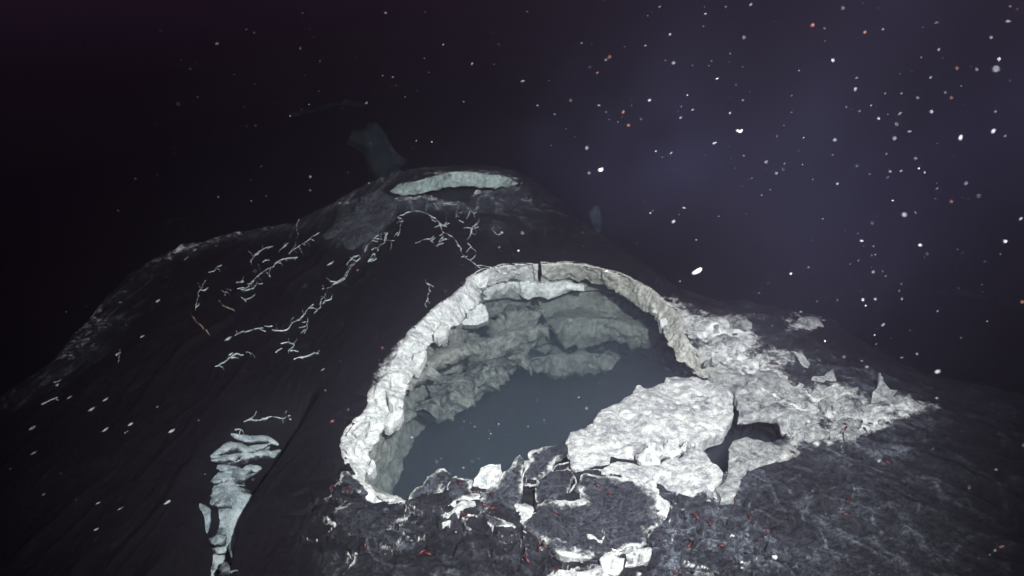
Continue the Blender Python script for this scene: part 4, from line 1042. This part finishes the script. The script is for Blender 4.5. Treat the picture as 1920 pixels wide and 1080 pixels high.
# (zoom x, zoom y, size px, kind)
for x, y, s, k in [(365,150,8,'w'),(520,60,11,'w'),(275,440,8,'w'),(415,468,10,'g'),(442,418,8,'w'),(572,345,10,'w'),(560,628,13,'w'),(303,663,7,'w'),(370,672,9,'w'),(685,293,6,'g'),(628,497,7,'w'),
    (1080,265,7,'w'),(932,310,8,'g'),(1178,392,7,'w'),(1248,463,7,'w'),(1198,488,8,'g'),(1375,498,14,'g'),(1282,520,7,'w'),(1360,545,9,'g'),(1418,577,13,'g'),(1352,607,9,'g'),(952,605,7,'w'),(835,598,7,'g'),(1382,410,7,'g'),
    (1513,490,9,'w'),(1510,340,9,'g'),(1545,218,14,'g'),(1468,252,6,'g'),(1760,242,8,'g'),(1810,260,9,'w'),(1797,303,12,'g'),(1857,355,7,'g'),(1775,165,11,'g'),(1535,100,14,'g'),(1220,142,13,'o'),(992,110,13,'o'),
    (1045,180,9,'o'),(512,115,7,'o'),(345,265,9,'o'),(380,277,6,'w'),(720,20,9,'g'),(718,80,5,'g'),(630,235,10,'g'),(690,165,10,'g'),(258,200,8,'g'),(160,492,11,'o'),(182,550,10,'o'),(45,320,14,'o'),(197,463,7,'g'),(137,535,6,'g'),
    (1640,605,12,'w'),(1795,490,9,'g'),(1837,597,8,'g'),(1443,695,6,'w'),(1458,740,10,'w'),(1483,757,5,'w'),(1380,750,9,'g'),(1100,806,8,'w'),(1242,765,6,'g'),(1343,880,8,'w'),(1538,827,11,'g'),(1600,885,8,'o'),(1443,933,4,'w'),
    (788,712,6,'w'),(868,718,5,'g'),(947,722,6,'w'),(833,760,6,'w'),(725,782,8,'g'),(992,788,6,'g'),(768,857,9,'g'),(805,833,8,'g'),(427,912,11,'w'),(380,973,9,'w'),(280,935,9,'w'),(700,938,5,'g'),(1207,1057,9,'w'),(1463,1072,9,'w'),(1838,1060,11,'w'),
    (1905,960,12,'w'),(518,680,5,'w'),(580,950,5,'w'),(1135,1012,4,'g'),(662,573,8,'w'),(60,745,14,'w'),(10,760,10,'g'),(0,650,6,'w'),(320,30,7,'g'),(1300,128,5,'w'),(1395,135,7,'g'),(1125,35,6,'g'),(900,493,6,'g'),(900,420,8,'g'),(685,440,8,'g'),
    (465,482,9,'g'),(412,517,9,'g'),(238,523,6,'g'),(1185,342,11,'g'),(1140,470,8,'g'),(1310,410,8,'g'),(1665,805,7,'g'),(1320,780,5,'g'),(1080,680,7,'g'),(1600,430,8,'o'),(1625,300,9,'o'),(100,250,9,'o'),(1890,40,6,'o')]:
    flake(*z5(x, y), s, k)
z6 = lambda x, y: (1480 + x / 2.843, 420 + y / 2.843)
for x, y, s, k in [(385,90,9,'w'),(447,255,8,'w'),(457,400,9,'w'),(407,436,11,'w'),(392,404,9,'w'),(103,232,8,'g'),(8,265,8,'w'),(190,625,12,'w'),(455,592,8,'w'),(585,357,8,'o'),(463,640,9,'o'),(458,163,6,'g'),(513,278,7,'g'),(500,537,13,'g'),(1150,92,10,'w'),
    (1042,200,5,'g'),(1240,416,10,'o'),(600,400,10,'g'),(790,465,9,'g'),(1030,362,7,'o'),(148,412,6,'g'),(325,213,5,'g'),(600,712,12,'g'),(1055,518,5,'w'),(733,160,5,'g')]:
    flake(*z6(x, y), s, k)
zt = lambda x, y: (x / 2.133, y / 2.133)
for x, y, s, k in [(335,180,8,'o'),(867,175,9,'w'),(985,118,8,'g'),(780,60,5,'o'),(1210,52,8,'o'),(1255,147,6,'o'),(1200,193,7,'o'),(1280,243,8,'o'),(790,388,9,'o'),(785,248,5,'g'),(725,240,8,'g'),(935,298,7,'o'),(1237,418,7,'w'),(1160,464,7,'w'),(1465,412,7,'g'),
    (1773,178,10,'w'),(1530,302,6,'w'),(1665,563,6,'w'),(1727,568,7,'w'),(1475,733,5,'w'),(58,160,6,'o'),(42,500,5,'g'),(695,614,5,'g'),(275,645,4,'o'),(115,757,5,'o'),(822,757,5,'o'),(833,777,4,'o'),(1150,678,5,'o'),(375,832,7,'o'),(672,888,6,'o'),(120,953,4,'w'),
    (253,543,6,'g'),(1275,365,5,'g'),(1715,290,5,'g'),(1888,255,10,'g'),(1110,407,5,'g'),(868,535,4,'o'),(978,425,4,'g')]:
    flake(*zt(x, y), s, k)
for x, y, s, k, lab in [(1862,246,11,'w',"bright round white flake at the right, upper half of the water"), (1890,40,16,'w',"large soft white flake in the top right corner"), (1388,246,16,'w',"long thin white flake slanting up right above the pit"),
    (670,507,12,'o',"bright orange three cornered flake over the left slope"), (717,652,9,'o',"dim orange flake touching the left rim"), (622,790,15,'o',"round pinkish flake over the dark ground left of the rim"),
    (1879,1025,20,'o',"big blurred pinkish flake in the bottom right corner"), (1125,319,13,'w',"forked white flake above the right rim"), (972,470,9,'w',"small hooked white flake above the main pit"), (1137,508,9,'w',"thin upright white flake against the far rim"),
    (772,820,10,'w',"bright white flake over the dark water in the left of the pit"), (869,877,9,'w',"wedge shaped white flake above the near slabs"), (1648,864,9,'w',"bright white flake over the dark ground right of the heap"), (980,152,14,'g',"blurred grey flake at the top of the view, right of centre"),
    (1757,697,12,'w',"flat white flake just above the dark ground right of the heap"), (1725,460,12,'w',"white flake with a pointed side in the right of the water")]:
    flake(x, y, s, k, label=lab)
curl = flake_mesh(31, 2.4, M_SNOW, curl=0.28)
flake(1308, 509, 26, 'w', 1.6, 28, curl, "large curled white flake drifting just right of the pit rim")
rs = random.Random(11)
for x, y in [(890,800),(870,790),(868,802),(918,807),(920,813),(917,797),(858,773),(920,765),(935,795),(898,880-20),(1100,717),(1123,718),(1155,717),(1112,695),(1007,750),(1070,600),(1070,612),(1212,622),(1085,745),(1020,788),(840,825),(875,850),(1050,735),(960,770),(990,800)]:
    flake(x, y, rs.uniform(3, 6), 'g' if rs.random() < .5 else 'w', 2.6)
# the finest specks, beyond counting
pts, fcs = [], []
oct_ = np.array([(1, 0, 0), (-1, 0, 0), (0, 1, 0), (0, -1, 0), (0, 0, 1), (0, 0, -1)], float)
of = [(0, 2, 4), (2, 1, 4), (1, 3, 4), (3, 0, 4), (2, 0, 5), (1, 2, 5), (3, 1, 5), (0, 3, 5)]
rg = np.random.RandomState(5)
cnt_ = 0
while cnt_ < 4200:
    p = rg.uniform((-2.6, 0.9, -0.3), (3.2, 5.2, 2.4))
    if p[2] < float(H(p[0], p[1])) + 0.05: continue
    if rg.rand() > 0.25 + 0.75 / (1 + math.exp(-(p[0] - 0.1) * 2.2)): continue
    dist = np.linalg.norm(p - np.array([0, 0, CAM_Z]))
    r = rg.uniform(0.5, 1.7) ** 1.5 * 0.0010
    ax = np.array([rg.uniform(1, 2.4), 1, 1]) * r
    pts.append(oct_ * ax + p); fcs += [tuple(6 * cnt_ + i for i in f) for f in of]
    cnt_ += 1
o = mesh_obj("marine_snow", np.concatenate(pts), np.array(fcs), M_GREY)
tag(o, "finest pale specks of marine snow floating everywhere in the water", "marine snow", None, "stuff")

# ------------------------------------------------------------------ water: cloudy fluid in the pits, and the haze of the open water
def volume(name, dens, col, absorb, aniso=0.0):
    m = bpy.data.materials.new(name)
    nt, N, L = nodes_of(m)
    N.remove(N["Principled BSDF"])
    pv = N.new("ShaderNodeVolumePrincipled")
    pv.inputs["Color"].default_value = (*col, 1)
    pv.inputs["Density"].default_value = dens
    pv.inputs["Anisotropy"].default_value = aniso
    pv.inputs["Absorption Color"].default_value = (*absorb, 1)
    L.new(pv.outputs[0], N["Material Output"].inputs["Volume"])
    return m
def prism(name, ring, z0, z1, mat):
    n = len(ring)
    V_ = [(x, y, z0) for x, y in ring] + [(x, y, z1) for x, y in ring]
    F_ = [tuple(range(n))[::-1], tuple(range(n, 2 * n))] + [(i, (i + 1) % n, n + (i + 1) % n, n + i) for i in range(n)]
    return mesh_obj(name, np.array(V_), F_, mat, smooth=False)
mr_ = smooth_closed(ring_s, np.hanning(61) / np.hanning(61).sum())[::10]
mn_ = nrm[::10]
o = prism("cloudy_water", [(p[0] + n_[0] * 0.10, p[1] + n_[1] * 0.10) for p, n_ in zip(mr_, mn_)], -1.40, -0.055, volume("cloudy_water", 1.5, (0.076, 0.102, 0.128), (0.42, 0.52, 0.52)))
tag(o, "milky blue grey water filling the large pit below its rim", "cloudy water", None, "stuff")
r2_ = ring2[::3, :2]; c2_ = HOLE2.mean(0)
o = prism("cloudy_water", [tuple(c2_ + (p - c2_) * 1.15) for p in r2_], -0.55, float(BL[:, 2].min()) - 0.01, volume("far_cloudy_water", 1.0, (0.13, 0.18, 0.19), (0.42, 0.52, 0.52)))
tag(o, "dim murky water inside the small far pit", "cloudy water", None, "stuff")
hz = volume("haze", 0.045, (0.80, 0.72, 1.0), (0.35, 0.5, 0.6), 0.90)
o = prism("haze", [(-29.5, -29.5), (29.5, -29.5), (29.5, 29.5), (-29.5, 29.5)], -4.0, 4.2, hz)
tag(o, "dark violet haze of the deep water around everything", "haze", None, "stuff")

# warm fluid rising from the right side of the pit, an uneven thin cloud
def plume_material(name, k):
    m = bpy.data.materials.new(name)
    nt, N, L = nodes_of(m)
    N.remove(N["Principled BSDF"])
    pv = N.new("ShaderNodeVolumePrincipled")
    pv.inputs["Color"].default_value = (0.42, 0.44, 1.0, 1)
    tc = N.new("ShaderNodeTexCoord")
    ln = N.new("ShaderNodeVectorMath"); ln.operation = 'LENGTH'
    L.new(tc.outputs["Object"], ln.inputs[0])
    fall = N.new("ShaderNodeMapRange"); fall.interpolation_type = 'SMOOTHSTEP'
    fall.inputs[1].default_value, fall.inputs[2].default_value = 1.0, 0.0
    L.new(ln.outputs["Value"], fall.inputs[0])
    mp = N.new("ShaderNodeMapping"); mp.inputs["Scale"].default_value = (1.5, 1.5, 0.9); mp.inputs["Rotation"].default_value = (0, 0.5, 0)
    L.new(tc.outputs["Object"], mp.inputs[0])
    nz = N.new("ShaderNodeTexNoise"); nz.inputs["Scale"].default_value = 1.3; nz.inputs["Detail"].default_value = 3; nz.inputs["Distortion"].default_value = 0.6
    L.new(mp.outputs[0], nz.inputs["Vector"])
    sh = N.new("ShaderNodeMapRange"); sh.interpolation_type = 'SMOOTHSTEP'
    sh.inputs[1].default_value, sh.inputs[2].default_value = 0.36, 0.68
    L.new(nz.outputs["Fac"], sh.inputs[0])
    a = N.new("ShaderNodeMath"); a.operation = 'MULTIPLY'; L.new(fall.outputs[0], a.inputs[0]); L.new(sh.outputs[0], a.inputs[1])
    b = N.new("ShaderNodeMath"); b.operation = 'MULTIPLY'; L.new(a.outputs[0], b.inputs[0]); b.inputs[1].default_value = k
    L.new(b.outputs[0], pv.inputs["Density"])
    L.new(pv.outputs[0], N["Material Output"].inputs["Volume"])
    return m
def cloud(name, loc, scale, rot, k, label):
    import bmesh
    bm = bmesh.new(); bmesh.ops.create_icosphere(bm, subdivisions=3, radius=1.02)
    me = bpy.data.meshes.new(name); bm.to_mesh(me); bm.free()
    me.materials.append(plume_material(name, k))
    o = bpy.data.objects.new(name, me); COL.objects.link(o)
    o.location, o.scale, o.rotation_euler = loc, scale, rot
    return tag(o, label, "fluid cloud", None, "stuff")
cloud("fluid_plume", (1.55, 3.3, 1.2), (1.9, 1.5, 1.6), (0, 0.35, 0), 0.19, "thin violet cloud of warm fluid drifting up over the right side of the pit")
cloud("fluid_plume", (0.75, 4.75, 0.35), (1.25, 0.85, 0.75), (0, 0.3, 0.2), 0.34, "faint blue haze of warm fluid hanging behind the far rim of the large pit")
